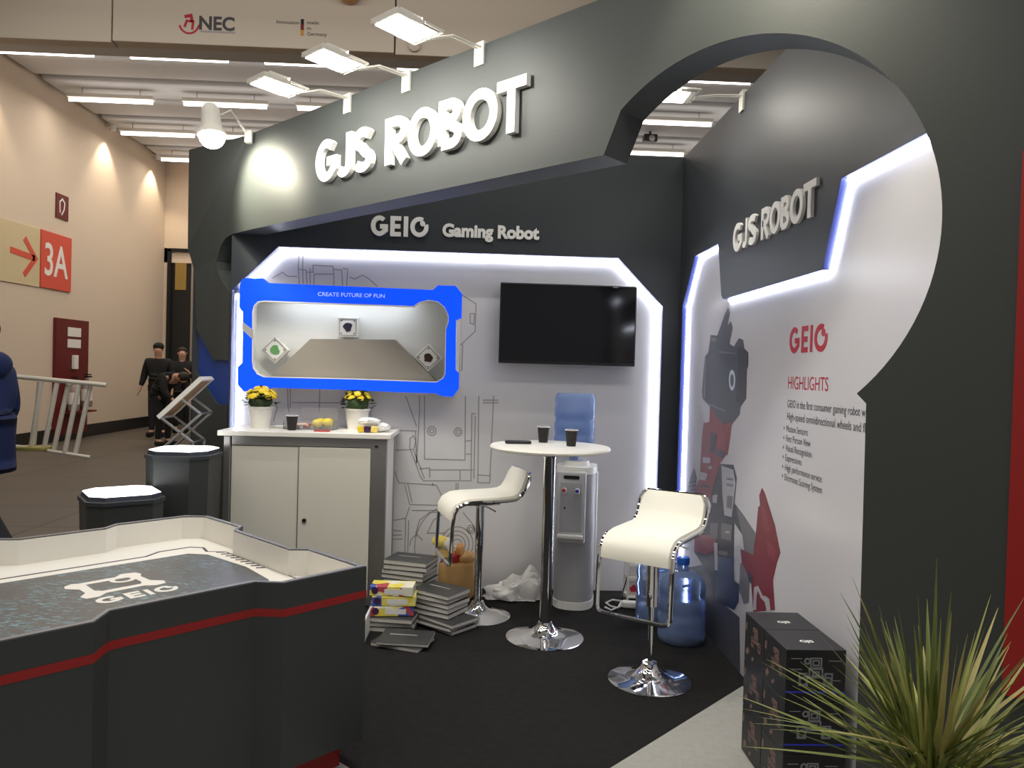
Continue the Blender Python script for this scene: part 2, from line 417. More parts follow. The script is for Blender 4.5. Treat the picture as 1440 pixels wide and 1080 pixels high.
part(cs, 'box', MB().box((q.x, q.y, 6.13), (.26, .2, .14), bevel=.01), 'black'); part(cs, 'cone', MB().lathe([(.06, 0), (.05, .006), (.02, .002)], (q.x+.02, q.y-.1, 6.12), 14, axis=(0, -1, 0)), 'alu', smooth=True); part(cs, 'hanger', MB().box((q.x, q.y, 6.24), (.04, .04, .1)), 'black')
q = onZ(110, 62, 6.17); single('junction_box', MB().box((q.x, q.y, 6.2), (.24, .12, .14), bevel=.01).box((q.x, q.y, 6.3), (.03, .03, .1)), 'black', 'small black box hung above the nearest lamp by the sign wall', 'junction box', (q.x, q.y, 6.13))
# wall washers on the sign wall
def spot(name, loc, target, power, angle, blend, col, size=.03):
    l = bpy.data.lights.new(name, 'SPOT'); l.energy = power; l.spot_size = math.radians(angle); l.spot_blend = blend; l.color = col; l.shadow_soft_size = size
    o = bpy.data.objects.new(name, l); COL.objects.link(o); o.location = loc
    o.rotation_euler = (Vector(target)-Vector(loc)).to_track_quat('-Z', 'Y').to_euler(); return o
wl = ['nearest the fire sign', 'between the lamp rows', 'nearest the dark door']
for i, y in enumerate((12.0, 15.75, 17.9)):
    r = thing('wall_washer', 'small grey wall washer at the top of the beige wall, ' + wl[i], 'wall lamp', (HX+.16, y, 6.15), 0, 'wall washers')
    part(r, 'can', MB().lathe([(.05, -.02), (.06, 0), (.06, .14), (.03, .17)], (HX+.16, y, 6.17), 14), 'ceil', smooth=True)
    part(r, 'bracket', MB().box((HX+.07, y, 6.25), (.14, .03, .03)), 'lamp_metal')
    spot('wall_washer_light', (HX+.22, y, 6.12), (HX+.08, y, 3.0), 75, 84, .6, (1.0, .83, .62), .03)

# signs on the left hall wall
wf = Frame((HX, 0, 0), (0, 1, 0), Z)          # x = Y, outward is +X
M['sign_red'] = mat('orange_red_sign', C(212, 82, 62), .55, var=.03)
M['fire_red'] = mat('fire_red', C(100, 22, 24), .5, var=.04)
r = thing('hall_sign', 'orange red 3A hall sign with a white edge beside a red arrow', 'sign', (HX, 13.57, 2.755))
part(r, 'plate', MB().prism([(13.57, 2.755), (14.54, 2.755), (14.54, 3.755), (13.57, 3.755)], wf, .0, .03), 'sign_red')
part(r, 'numeral', MB().text('3A', wf, 13.68, 2.99, height=.56, width=.74, d0=.031, d1=.035, bold=.012), 'cream')
r = thing('arrow_sign', 'beige sign panel with a red arrow pointing to the 3A sign', 'sign', (HX, 12.5, 2.75))
part(r, 'plate', MB().prism([(12.2, 2.735), (13.55, 2.745), (13.55, 3.745), (12.2, 3.735)], wf, 0, .02), mat('beige_sign', C(208, 190, 150), .6, var=.03))
mb = MB().stroke([(12.72, 3.27), (13.40, 3.22)], .10, wf, .021, .025); mb.stroke([(13.1, 3.52), (13.42, 3.22), (13.1, 2.90)], .10, wf, .021, .025)
part(r, 'arrow', mb, 'sign_red')
r = thing('fire_hose_sign', 'small dark red hose pictogram sign above the 3A sign', 'sign', (HX, 14.03, 4.06))
part(r, 'plate', MB().prism([(14.03, 4.055), (14.43, 4.055), (14.43, 4.5), (14.03, 4.5)], wf, 0, .02), 'fire_red')
part(r, 'pictogram', MB().stroke([(14.15, 4.16), (14.14, 4.36), (14.22, 4.42), (14.30, 4.36), (14.28, 4.24), (14.2, 4.13)], .03, wf, .021, .024), 'cream')
r = thing('extinguisher_station', 'tall dark red extinguisher board on the beige wall behind the ladder', 'fire station', (HX, 14.6, .1))
part(r, 'board', MB().prism([(14.03, .1), (15.15, .1), (15.15, 2.25), (14.03, 2.25)], wf, 0, .06), 'fire_red')
for a, b, z0, z1 in ((14.4, 14.85, 1.93, 2.1), (14.4, 14.85, 1.72, 1.88)):
    part(r, 'notice', MB().prism([(a, z0), (b, z0), (b, z1), (a, z1)], wf, .06, .07), 'cream')
M['ext_body'] = mat('grey_extinguisher_enamel', C(150, 132, 122), .4, var=.1)
for yy, z0, z1 in ((14.42, .55, 1.05), (14.88, .6, 1.1)):
    e = part(r, 'extinguisher', MB().lathe([(.0, z0), (.09, z0), (.1, z0+.03), (.1, z1-.12), (.06, z1-.03), (.03, z1), (.03, z1+.06), (0, z1+.06)], (HX+.18, yy, 0), 14), 'ext_body', smooth=True)
    part(e, 'lever', MB().box((HX+.2, yy, z1+.08), (.14, .03, .03)).box((HX+.2, yy, z1+.12), (.12, .025, .02)), 'black')
    part(e, 'extinguisher_label', MB().lathe([(.102, z0+.12), (.102, z1-.16)], (HX+.18, yy, 0), 14), 'cream')
part(r, 'shelf', MB().box((HX+.16, 14.65, .52), (.24, .85, .03)), 'fire_red')
part(r, 'call_point', MB().box((HX+.09, 14.62, 1.45), (.06, .14, .26), bevel=.01), 'cream')

# ================================================================== THE STAND: floor coverings
ff = floor_frame(0)
def UW(u, w): return ((u+w)*S2, (u-w)*S2)
wc = -1.672
pa = (1.315, 1.315-wc/S2)                       # where the cut edge meets the side wall
poly = [pa, UW(1.70, wc), UW(1.70, -4.0), (-1.78, 4.6), (-1.70, 5.268), (1.30, 5.268), (1.30, 5.14), (1.354, 5.06), (1.354, 3.74)]
single('booth_carpet', MB().prism(poly, ff, -.010, 0), 'carpet_black', 'black needle felt carpet with a diagonal cut edge on the stand floor', 'carpet')
poly = [pa, UW(1.70, wc), UW(1.70, -3.9), UW(-1.5, -3.9), UW(-1.5, 1.4), UW(3.2, .5), (1.9, 2.0), (1.45, 2.05), (1.315, 2.4)]
single('aisle_carpet', MB().prism(poly, ff, -.0099, -.002), 'carpet_grey', 'light grey carpet in front of the black carpet and boxes', 'carpet')

# ================================================================== back wall
YB, YW = 5.149, 5.27          # front of the dark cladding, face of the white panel
wb = thing('wall_back', None, None, (0, YB, 0)); del wb['label'], wb['category']; wb['kind'] = 'structure'
part(wb, 'white_panel', MB().box((-.195, YW+.03, 1.5), (3.02, .06, 3.0)), 'white_wall')
hole = [(onY(*q, YW).x, onY(*q, YW).z) for q in ((398, 350), (866, 366), (927, 433))]
hx1 = hole[2][0]; hx0 = -1.699
hz_ = (hole[0][1]+hole[1][1])/2
H4 = [(hx0, 0), (hx0, hole[0][1]-(hole[0][0]-hx0)), (hole[0][0], hz_), (hole[1][0], hz_), (hx1, hole[2][1]), (hx1, 0)]
bfr = back_frame(YB)
part(wb, 'cladding', MB().prism([(-1.706, 0), (-1.706, 3), (1.315, 3), (1.315, 0)]+H4[::-1], bfr, -.12, 0), 'dark')
for a, b in zip(H4, H4[1:]):
    part(wb, 'edge_trim', MB().stroke([a, b], .006, bfr, -.118, -.0005), 'blue_edge')
def inset(a, b, d):
    v = Vector(b)-Vector(a); n = Vector((v.y, -v.x)).normalized()*d; return (a[0]+n.x, a[1]+n.y), (b[0]+n.x, b[1]+n.y)
for a, b in zip(H4, H4[1:]):
    p, q = inset(a, b, .012); part(wb, 'led_strip', MB().stroke([p, q], .012, bfr, -.118, -.106), 'led')
# printed line drawing on the white panel
lf = back_frame(YW)
def px_line(l, s, ox, oy): return [(onY(ox+x/s, oy+y/s, YW).x, onY(ox+x/s, oy+y/s, YW).z) for x, y in l]
lines = []
A_ = [[(300, 220), (350, 190), (375, 210), (425, 212)], [(435, 70), (430, 170), (435, 255)], [(455, 70), (452, 170), (455, 250)], [(430, 175), (470, 180), (475, 255)], [(475, 190), (505, 190), (505, 155), (605, 160), (610, 200), (510, 200), (510, 255)],
      [(605, 175), (650, 180), (655, 260)], [(610, 200), (610, 262)], [(655, 170), (680, 175), (675, 265)], [(690, 215), (715, 225), (755, 205), (790, 225), (830, 262)], [(490, 170), (490, 255)],
      [(1250, 300), (1330, 350), (1325, 490), (1250, 560)], [(1300, 400), (1322, 400), (1318, 455), (1300, 448), (1300, 400)], [(1245, 560), (1245, 700)], [(1262, 555), (1258, 690)]]
lines += [px_line(l, 3.6, 300, 330) for l in A_]
B_ = [[(205, 60), (205, 380), (410, 385), (412, 60)], [(180, 60), (180, 140), (165, 400)], [(45, 235), (165, 238)], [(50, 335), (150, 332), (160, 290), (150, 262), (132, 275), (130, 320), (185, 470), (200, 490), (440, 490), (445, 150), (465, 150)],
      [(150, 335), (205, 480)], [(180, 430), (230, 425), (232, 475)], [(230, 435), (450, 435)], [(385, 435), (385, 485)], [(480, 60), (475, 500), (535, 500), (555, 60)], [(475, 460), (540, 465)], [(500, 82), (580, 82)], [(500, 95), (580, 95)], [(462, 160), (455, 480)],
      [(50, 430), (75, 500), (265, 512), (310, 600)], [(105, 510), (130, 610), (310, 615)], [(120, 505), (142, 600)], [(130, 620), (110, 680), (45, 690)], [(110, 680), (105, 870)], [(125, 690), (120, 860)], [(45, 740), (90, 745)], [(45, 765), (90, 765)], [(40, 785), (95, 785)],
      [(160, 760), (180, 690), (230, 650), (310, 648)], [(220, 755), (250, 690), (310, 650)], [(130, 820), (135, 790), (165, 760), (195, 790)], [(270, 760), (295, 820), (290, 900)], [(215, 755), (310, 755)], [(400, 650), (450, 710), (468, 770)], [(340, 1030), (400, 1000), (425, 900)],
      [(245, 500), (250, 515)], [(365, 500), (365, 560)], [(375, 500), (375, 560)], [(110, 60), (165, 215)], [(415, 355), (440, 355)], [(415, 290), (445, 285)], [(160, 240), (165, 400)], [(55, 250), (45, 430)], [(140, 640), (300, 640)]]
lines += [px_line(l, 3.6, 540, 540) for l in B_]
for cx, cy, rr in ((242, 238, 23), (242, 238, 11), (375, 243, 21), (375, 243, 11), (370, 810, 25), (370, 810, 45), (370, 810, 66), (370, 810, 88), (440, 735, 20), (430, 935, 20), (440, 735, 10)):
    lines.append(px_line(arc(cx, cy, rr*.92, rr, 0, 360, 20), 3.6, 540, 540))
lines.append(px_line(arc(340, 830, 185, 215, 100, 260, 18), 3.6, 540, 540))
C_ = [[(465, 20), (470, 200), (480, 250)], [(490, 20), (490, 210)], [(500, 162), (1250, 170)], [(750, 20), (745, 240)], [(990, 20), (995, 90)], [(345, 160), (375, 210), (340, 330)], [(1030, 20), (1035, 90)]]
lines += [px_line(l, 6.26, 330, 540) for l in C_]
mb = MB()
for l in lines: mb.stroke(l, .0075, lf, .0004, .0012)
part(wb, 'line_drawing', mb, 'line', label='grey outline drawing of a robot printed on the white panel')
part(wb, 'return_panel', MB().box((-1.89, 5.475, 1.5), (.36, .03, 3.0)), 'dark')
# lettering on the dark band
geo = thing('brand_sign', 'small white GEIO letters on the dark back wall', 'sign', (-.785, YB, 2.395))
for ch, a, b in (('G', -.785, -.672), ('E', -.655, -.585), ('I', -.566, -.538), ('O*', -.522, -.402)):
    mb = MB(); add_glyph(mb, ch, .22, bfr, a, 2.398, .135, b-a, .0, .02); part(geo, 'letter', mb, 'letter')
gm = thing('tagline_sign', 'white raised Gaming Robot letters beside GEIO', 'sign', (-.308, YB, 2.41))
body = 'Gaming Robot'
def advances(body, bold):
    r = []
    for i in range(len(body)):
        a = max(v[0] for v in text_geo(body[:i]+'l', bold)[0])-max(v[0] for v in text_geo('l', bold)[0]); r.append(a)
    return r
GB = .045
adv = advances(body, GB); full = max(v[0] for v in text_geo(body, GB)[0])
kx = .652/full
capH = max(v[1] for v in text_geo('H', GB)[0])
for ch, a in zip(body, adv):
    if ch == ' ': continue
    vv, _f = text_geo(ch, GB); x0, x1 = min(v[0] for v in vv), max(v[0] for v in vv)
    mb = MB().text(ch, bfr, -.308+(a+x0)*kx, 2.413, height=.083, width=(x1-x0)*kx, d0=.0, d1=.016, bold=GB); part(gm, 'letter', mb, 'letter')

# ================================================================== right wall
XR, XW = 1.315, 1.355
wr = thing('wall_right', None, None, (XR, 3.7, 0)); del wr['label'], wr['category']; wr['kind'] = 'structure'
part(wr, 'white_panel', MB().box((XW+.03, 3.62, 1.5), (.06, 3.02, 3.0)), mat('white_poster_print', C(206, 205, 210), .24, var=.015, vscale=2))
rfr = right_frame(XR)
edge = [(-5.066, 0), (-5.066, 1.985), (-4.80, 2.282), (-4.315, 2.282), (-4.225, 1.975), (-4.19, 1.954), (-2.953, 1.954), (-2.815, 2.277), (-2.135, 2.277)]
part(wr, 'cladding', MB().prism([(-5.149, 0), (-5.149, 3.0), (-2.135, 3.0)]+edge[::-1], rfr, -.04, 0), 'dark')
for a, b in zip(edge, edge[1:]):
    part(wr, 'edge_trim', MB().stroke([a, b], .006, rfr, -.039, -.0005), 'blue_edge')
for i, (a, b) in enumerate(zip(edge, edge[1:])):
    if i in (3, 4): continue
    p, q = inset(a, b, .010); part(wr, 'led_strip', MB().stroke([p, q], .010, rfr, -.039, -.030), 'led')
# robot poster print and text on the white panel
pf = right_frame(XW)
def rp(l, s, ox, oy): return [(-onX(ox+x/s, oy+y/s, XW).y, onX(ox+x/s, oy+y/s, XW).z) for x, y in l]
def pr(name, polys, s, ox, oy, m, d):
    mb = MB()
    for l in polys: mb.prism(rp(l, s, ox, oy), pf, d-.0004, d)
    return part(wr, name, mb, m)
M['p_head'] = mat('poster_slate_ink', C(74, 76, 88), .3, var=.12, vscale=5)
M['p_head2'] = mat('poster_dark_ink', C(56, 56, 62), .3, var=.15, vscale=6)
M['p_red'] = mat('poster_red_ink', C(138, 62, 68), .3, var=.18, vscale=9)
M['p_red2'] = mat('poster_deep_red_ink', C(124, 46, 50), .3, var=.2, vscale=9)
M['p_lite'] = mat('poster_pale_ink', C(176, 176, 182), .3, var=.08, vscale=9)
M['p_mid'] = mat('poster_mid_grey_ink', C(112, 110, 114), .3, var=.12, vscale=8)
k6 = (4.907, 970, 420); k5 = (3.6, 940, 580)
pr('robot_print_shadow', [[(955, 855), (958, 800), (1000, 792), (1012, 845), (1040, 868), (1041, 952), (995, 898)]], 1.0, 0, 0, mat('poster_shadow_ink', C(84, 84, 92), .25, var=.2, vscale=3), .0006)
pr('robot_print_torso', [[(215, 420), (260, 260), (330, 265), (347, 330), (335, 460), (380, 520), (440, 610), (430, 740), (385, 705), (375, 620), (335, 560), (330, 850), (360, 870), (350, 960), (330, 1000), (250, 960), (210, 830), (130, 705), (135, 560), (145, 440)]], *k5, 'p_head2', .0008)
pr('robot_print_neck', [[(140, 745), (345, 800), (290, 870), (280, 960), (262, 1080), (80, 1080), (90, 960), (110, 930), (95, 860), (135, 850)]], *k6, 'p_red', .0008)
pr('robot_print_head', [[(265, 60), (280, 95), (262, 185), (285, 155), (297, 200), (275, 310), (305, 330), (340, 272), (370, 285), (378, 345), (405, 370), (405, 460), (395, 490), (390, 690), (350, 745), (345, 800), (300, 850), (200, 880), (180, 800), (140, 745), (90, 690), (85, 640), (105, 400), (130, 370), (145, 250), (190, 255), (215, 185), (245, 100)]], *k6, 'p_head', .0012)
pr('robot_print_head_side', [[(330, 330), (378, 345), (405, 370), (405, 460), (395, 490), (390, 690), (350, 745), (320, 700), (335, 500)]], *k6, 'p_head2', .0016)
pr('robot_print_arm', [[(180, 50), (210, 60), (260, 30), (300, 110), (292, 215), (260, 260), (215, 430), (140, 430), (135, 390), (160, 330), (170, 130)], [(135, 620), (240, 620), (240, 690), (190, 720), (130, 700)]], *k5, 'p_red', .0016)
pr('robot_print_spring', [[(130, 280), (145, 330), (130, 450), (85, 450), (110, 330)]], *k5, 'p_mid', .0012)
pr('robot_print_plate', [[(270, 270), (330, 290), (342, 360), (322, 530), (285, 520), (275, 420)], [(175, 225), (215, 230), (212, 258), (175, 255)], [(225, 420), (250, 415), (245, 460), (225, 455)]], *k5, 'p_lite', .002)
pr('robot_print_plate_marks', [[(300, 420), (328, 425), (322, 490), (296, 480)], [(296, 330), (330, 335), (328, 345), (296, 340)], [(296, 360), (330, 366), (328, 376), (296, 370)]], *k5, 'p_mid', .0024)
pr('robot_print_leg', [[(475, 380), (490, 410), (540, 570), (568, 710), (550, 760), (530, 850), (540, 1000), (430, 1010), (420, 870), (375, 790), (365, 690), (430, 720), (445, 600), (455, 480), (465, 470), (460, 420)]], *k5, 'p_red2', .0012)
pr('robot_print_shin', [[(345, 480), (380, 520), (440, 610), (432, 720), (385, 700), (378, 630)]], *k5, 'p_mid', .002)
pr('robot_print_wheel_arch', [[(430, 1000), (435, 885), (455, 878), (480, 930), (490, 928), (512, 945), (520, 1015), (500, 1015), (490, 960), (470, 940), (455, 900), (448, 930), (446, 1000)]], *k5, 'p_lite', .002)
pr('robot_print_knee', [[(365, 760), (385, 780), (412, 850), (408, 960), (385, 970), (360, 900)]], *k5, 'p_mid', .0024)
pr('robot_print_base', [[(240, 720), (330, 740), (335, 860), (360, 880), (355, 960), (335, 1000), (250, 960), (235, 850)]], *k5, mat('poster_navy_ink', C(52, 60, 88), .25, var=.15, vscale=7), .0020)
pr('robot_print_joints', [[(150, 470), (205, 460), (200, 540), (150, 545)], [(215, 560), (255, 560), (250, 640), (215, 640)], [(270, 560), (325, 570), (320, 650), (270, 640)], [(255, 700), (300, 705), (300, 725), (255, 720)]], *k5, 'p_mid', .0024)
pr('robot_print_glints', [[(165, 300), (200, 310), (190, 345), (160, 340)], [(232, 660), (250, 660), (250, 800), (238, 800)], [(205, 270), (222, 272), (220, 288), (204, 286)], [(290, 600), (312, 602), (311, 612), (290, 610)]], *k5, 'p_lite', .0026)
pr('robot_print_dark_joints', [[(215, 100), (245, 110), (235, 205), (210, 205)], [(244, 180), (288, 200), (280, 232), (246, 222)], [(165, 360), (210, 370), (208, 384), (162, 376)], [(405, 800), (430, 830), (425, 865), (408, 850)]], *k5, 'p_head2', .0024)
pr('robot_print_leg_light', [[(470, 470), (492, 480), (520, 610), (482, 600)], [(500, 640), (548, 700), (540, 745), (505, 720)]], *k5, 'p_red', .0018)
pr('robot_print_spring_bands', [[(104, 352+i*20), (140, 346+i*20), (139, 353+i*20), (103, 359+i*20)] for i in range(5)], *k5, 'p_head2', .0016)
pr('robot_print_head_lines', [[(105, 400), (116, 402), (112, 690), (97, 665)], [(150, 268), (188, 274), (184, 296), (148, 291)], [(200, 362), (326, 374), (324, 384), (199, 373)], [(130, 720), (250, 770), (245, 782), (128, 734)]], *k6, 'p_mid', .0020)
mb = MB().prism(rp(arc(294, 563, 22, 72, 0, 360, 16)[:-1], *k6), pf, .0016, .002); part(wr, 'emblem_print', mb, mat('poster_ice_ink', C(198, 212, 226), .3, var=.02))
mb = MB().prism(rp(arc(294, 563, 12, 44, 0, 360, 14)[:-1], *k6), pf, .002, .0024); part(wr, 'emblem_core_print', mb, 'p_head')
mb = MB()
for ch, a, b in (('G', -3.343, -3.235), ('E', -3.215, -3.150), ('I', -3.128, -3.104), ('O*', -3.088, -2.966)): add_glyph(mb, ch, .2, pf, a, 1.632, .113, b-a, .0004, .0012)
part(wr, 'brand_print', mb, 'red_print', label='red GEIO print')
part(wr, 'heading_print', MB().text('HIGHLIGHTS', pf, -3.343, 1.474, height=.055, width=.396, d0=.0004, d1=.0012), 'red_print', label='red HIGHLIGHTS heading')
mb = MB().text('GEIO is the first consumer gaming robot with', pf, -3.342, 1.392, height=.033, width=.735, d0=.0004, d1=.0012)
mb.text('High-speed omnidirectional wheels and flexible', pf, -3.342, 1.336, height=.033, width=.80, d0=.0004, d1=.0012)
for i, (tx, w) in enumerate((('Motion Sensors', .225), ('First Person View', .255), ('Visual Recognition', .27), ('Expressions', .175), ('High performance service', .37), ('Electronic Scoring System', .375))):
    zz = 1.283-.0435*i
    mb.text(tx, pf, -3.345, zz, height=.029, width=w, d0=.0004, d1=.0012)
    mb.prism([(-3.375, zz+.006), (-3.366, zz+.014), (-3.375, zz+.022)], pf, .0004, .0012)
part(wr, 'text_print', mb, 'text_dark', label='dark lines of feature text')
sp = [('G', -4.012, -3.868), ('J', -3.862, -3.795), ('S', -3.785, -3.662), ('R', -3.600, -3.495), ('O', -3.490, -3.368), ('B', -3.360, -3.264), ('O', -3.256, -3.124), ('T', -3.121, -2.998)]
sign_word('wall_sign', 'white GJS ROBOT letters on the side wall above the red GEIO print', sp, 2.176, .148, rfr, 0, .014, 'letter', .20)

# ================================================================== diagonal entrance arch
AC = 3.44
af = arch_frame(AC)
ar = thing('entrance_arch', 'tall dark grey diagonal arch with a big round cut-out over the stand entrance', 'arch', (0.2, 3.24, 0))
def AW(px, py): v = onD(px, py, AC); return ((v.x-v.y)*S2, v.z)
FOLD = -5.075
curve = [AW(*q) for q in ((355.6, 322), (326.7, 329), (317.8, 334.4), (311, 344.4), (306.7, 357.8), (304.4, 367.8), (305, 378.9), (311, 393.3), (316.7, 402), (322.8, 411))]
cx, cz, cr = -1.296, 1.987, .700
a_end = math.degrees(math.atan2(1.465-cz, -.80-cx))
ringp = arc(cx, cz, cr, cr, 128, a_end, 56)
poly = [(.35, 0), (.35, 3.0), (-4.681, 3.0), (FOLD, 2.24), (FOLD, curve[-1][1])]+curve[::-1]+[(-1.802, 2.379)]+ringp+[(-.785, 1.45), (-.775, 0)]
part(ar, 'face_panel', MB().prism(poly, af, -.16, 0), 'grey')
# left leg: two upper facets, blue core, lower cladding
Lx = lambda px, py: onY(px, py, 5.42)
fo = lambda z: Vector(af(FOLD, z, 0))
b = [Vector(af(-4.681, 3.0)), fo(2.24), fo(1.54), Lx(276, 462), Lx(273, 380), Lx(264, 348), Lx(266, 196)]
b[6].z = 3.0
mb = MB(); bk = [v+Vector((.02, .10, 0)) for v in b]
def facets(mb, idx):
    mb.poly([b[i] for i in idx]); mb.poly([bk[i] for i in idx[::-1]])
facets(mb, (0, 6, 5, 1)); facets(mb, (1, 5, 4)); facets(mb, (1, 4, 3, 2))
for i in range(7):
    j = (i+1) % 7; mb.poly([b[i], bk[i], bk[j], b[j]])
part(ar, 'side_facet', mb, 'grey')
part(ar, 'leg_plate', MB().prism([(FOLD, 1.54), (-4.862, 1.535), (-4.858, curve[-1][1]), (FOLD, curve[-1][1])], af, -.03, 0), 'grey')
cor = [Vector(af(-4.866, 0, -.02)), Vector(af(FOLD, 0, -.02)), onY(277, 600, 5.45)]; cor[2].z = 0
mb = MB(); top = [v+Vector((0, 0, 1.95)) for v in cor]; bkc = [v+Vector((.02, .09, 0)) for v in cor]; bkt = [v+Vector((.02, .09, 0)) for v in top]
for i in (0, 1): mb.poly([cor[i+1], cor[i], top[i], top[i+1]]); mb.poly([bkc[i], bkc[i+1], bkt[i+1], bkt[i]]); mb.poly([top[i+1], top[i], bkt[i], bkt[i+1]])
mb.poly([cor[0], bkc[0], bkt[0], top[0]]); mb.poly([bkc[2], cor[2], top[2], bkt[2]])
part(ar, 'blue_core', mb, 'blue_core')
lz = AW(318, 570)[1]
lo = [af(-4.862, 0), af(-4.862, lz), af(FOLD+.06, lz), af(FOLD, lz+.04), Lx(271, 520), Vector((Lx(274, 600).x, 5.42, 0)), af(FOLD, 0)]
lo = [Vector(v) for v in lo]; lb = [v+Vector((.02, .05, 0)) for v in lo]
mb = MB(); mb.poly([lo[i] for i in (6, 0, 1, 2, 3)][::-1]); mb.poly([lo[i] for i in (5, 6, 3, 4)][::-1])
for i in range(7):
    j = (i+1) % 7; mb.poly([lo[i], lo[j], lb[j], lb[i]])
part(ar, 'lower_cladding', mb, 'grey')
part(ar, 'red_panel', MB().prism([(-.405, .68), (.30, .68), (.30, 2.147), (-.405, 2.147)], af, 0, .012), 'red', label='red panel on the right leg')
sp = [('G', -3.812, -3.602), ('J', -3.598, -3.464), ('S', -3.452, -3.280), ('R', -3.172, -2.994), ('O', -2.988, -2.768), ('B', -2.760, -2.597), ('O', -2.591, -2.368), ('T', -2.374, -2.200)]
sign_word('arch_sign', 'large white GJS ROBOT letters on the diagonal arch', sp, 2.552, .236, af, 0, .028, 'letter', .205)

# ================================================================== game table
gf = Frame((0, 0, 0), (S2, S2, 0), (-S2, S2, 0))          # x = u, y = -w : the table's own axes, 45 degrees to the walls
def outline(o=0.0):
    # clockwise from the near right corner; o = inward offset
    u0, u1, n, f = .44+o, 1.742-o, 2.345+o, 3.705-o
    k = .075
    return [(u1, n), (u1, 2.715), (u1-.055, 2.765), (u1-.055, 3.235), (u1, 3.30), (u1-.01, 3.62), (u1-.09, f), (1.325, f), (1.26, f-.055), (.92, f-.055), (.855, f), (u0+.09, f), (u0, 3.62),
            (u0, 3.30), (u0+.055, 3.235), (u0+.055, 2.765), (u0, 2.715), (u0, n), (.787, n), (.855, n+k), (1.326, n+k), (1.395, n)]
gt = thing('game_table', 'dark notched game arena table with a red stripe and printed top', 'game table', tuple(gf(1.09, 3.02)))
ZR, ZF = .762, .655
def ring(mb, o0, o1, z0, z1):
    A, B = outline(o0), outline(o1); n = len(A)
    P = lambda l, i, z: mb.bm.verts.new(gf(*l[i % n], z))
    for i in range(n):
        q = [(A, i, z0), (A, i+1, z0), (A, i+1, z1), (A, i, z1)]; mb.bm.faces.new([P(*t) for t in q])
        q = [(A, i, z1), (A, i+1, z1), (B, i+1, z1), (B, i, z1)]; mb.bm.faces.new([P(*t) for t in q])
        q = [(B, i+1, z0), (B, i, z0), (B, i, z1), (B, i+1, z1)]; mb.bm.faces.new([P(*t) for t in q])
        q = [(A, i+1, z0), (A, i, z0), (B, i, z0), (B, i+1, z0)]; mb.bm.faces.new([P(*t) for t in q])
mb = MB(); ring(mb, 0, .014, .1, ZR); part(gt, 'body', mb, 'table_dark')
mb = MB(); ring(mb, .0145, .026, ZF, ZR-.003); part(gt, 'inner_wall', mb, 'cream', label='cream inner wall of the arena')
mb = MB(); ring(mb, .004, .024, ZR+.0002, ZR+.003); part(gt, 'rim_edge', mb, mat('grey_rim', C(120, 120, 122), .4, var=.03))
mb = MB(); ring(mb, -.0015, .004, .645, .672); part(gt, 'red_stripe', mb, 'red', label='thin red stripe')
part(gt, 'plinth', MB().prism(outline(.06), gf, 0, .1), 'red', label='red recessed plinth')
part(gt, 'table_top', MB().prism(outline(.02), gf, ZF-.02, ZF), 'cream')
def mat_print():
    m = mat('circuit_print', C(80, 80, 78), .4, var=.1)
    nt = m.node_tree; b = nt.nodes['Principled BSDF']; base = b.inputs['Base Color'].links[0].from_socket
    tc = [n for n in nt.nodes if n.type == 'TEX_COORD'][0]
    mp = nt.nodes.new('ShaderNodeMapping'); mp.inputs['Rotation'].default_value = (0, 0, -PI/4); mp.inputs['Scale'].default_value = (30, 170, 1)
    nt.links.new(tc.outputs['Object'], mp.inputs['Vector'])
    n1 = nt.nodes.new('ShaderNodeTexNoise'); n1.inputs['Scale'].default_value = 1; n1.inputs['Detail'].default_value = 2
    nt.links.new(mp.outputs['Vector'], n1.inputs['Vector'])
    cr1 = nt.nodes.new('ShaderNodeValToRGB'); cr1.color_ramp.elements[0].position = .57; cr1.color_ramp.elements[1].position = .66
    nt.links.new(n1.outputs['Fac'], cr1.inputs['Fac'])
    n2 = nt.nodes.new('ShaderNodeTexNoise'); n2.inputs['Scale'].default_value = 3.2; nt.links.new(tc.outputs['Object'], n2.inputs['Vector'])
    cr2 = nt.nodes.new('ShaderNodeValToRGB'); cr2.color_ramp.elements[0].position = .40; cr2.color_ramp.elements[1].position = .58
    nt.links.new(n2.outputs['Fac'], cr2.inputs['Fac'])
    vo = nt.nodes.new('ShaderNodeTexVoronoi'); vo.inputs['Scale'].default_value = 60; nt.links.new(tc.outputs['Object'], vo.inputs['Vector'])
    cr3 = nt.nodes.new('ShaderNodeValToRGB'); cr3.color_ramp.elements[0].position = .10; cr3.color_ramp.elements[1].position = .16; cr3.color_ramp.elements[0].color = (1, 1, 1, 1); cr3.color_ramp.elements[1].color = (0, 0, 0, 1)
    nt.links.new(vo.outputs['Distance'], cr3.inputs['Fac'])
    ad = nt.nodes.new('ShaderNodeMath'); ad.operation = 'MAXIMUM'; nt.links.new(cr1.outputs['Color'], ad.inputs[0]); nt.links.new(cr3.outputs['Color'], ad.inputs[1])
    mu = nt.nodes.new('ShaderNodeMath'); mu.operation = 'MULTIPLY'; nt.links.new(ad.outputs[0], mu.inputs[0]); nt.links.new(cr2.outputs['Color'], mu.inputs[1])
    mx = nt.nodes.new('ShaderNodeMix'); mx.data_type = 'RGBA'; mx.inputs['B'].default_value = (*C(118, 172, 186), 1)
    nt.links.new(mu.outputs[0], mx.inputs['Factor']); nt.links.new(base, mx.inputs['A']); nt.links.new(mx.outputs['Result'], b.inputs['Base Color'])
    return m
M['circuit'] = mat_print()
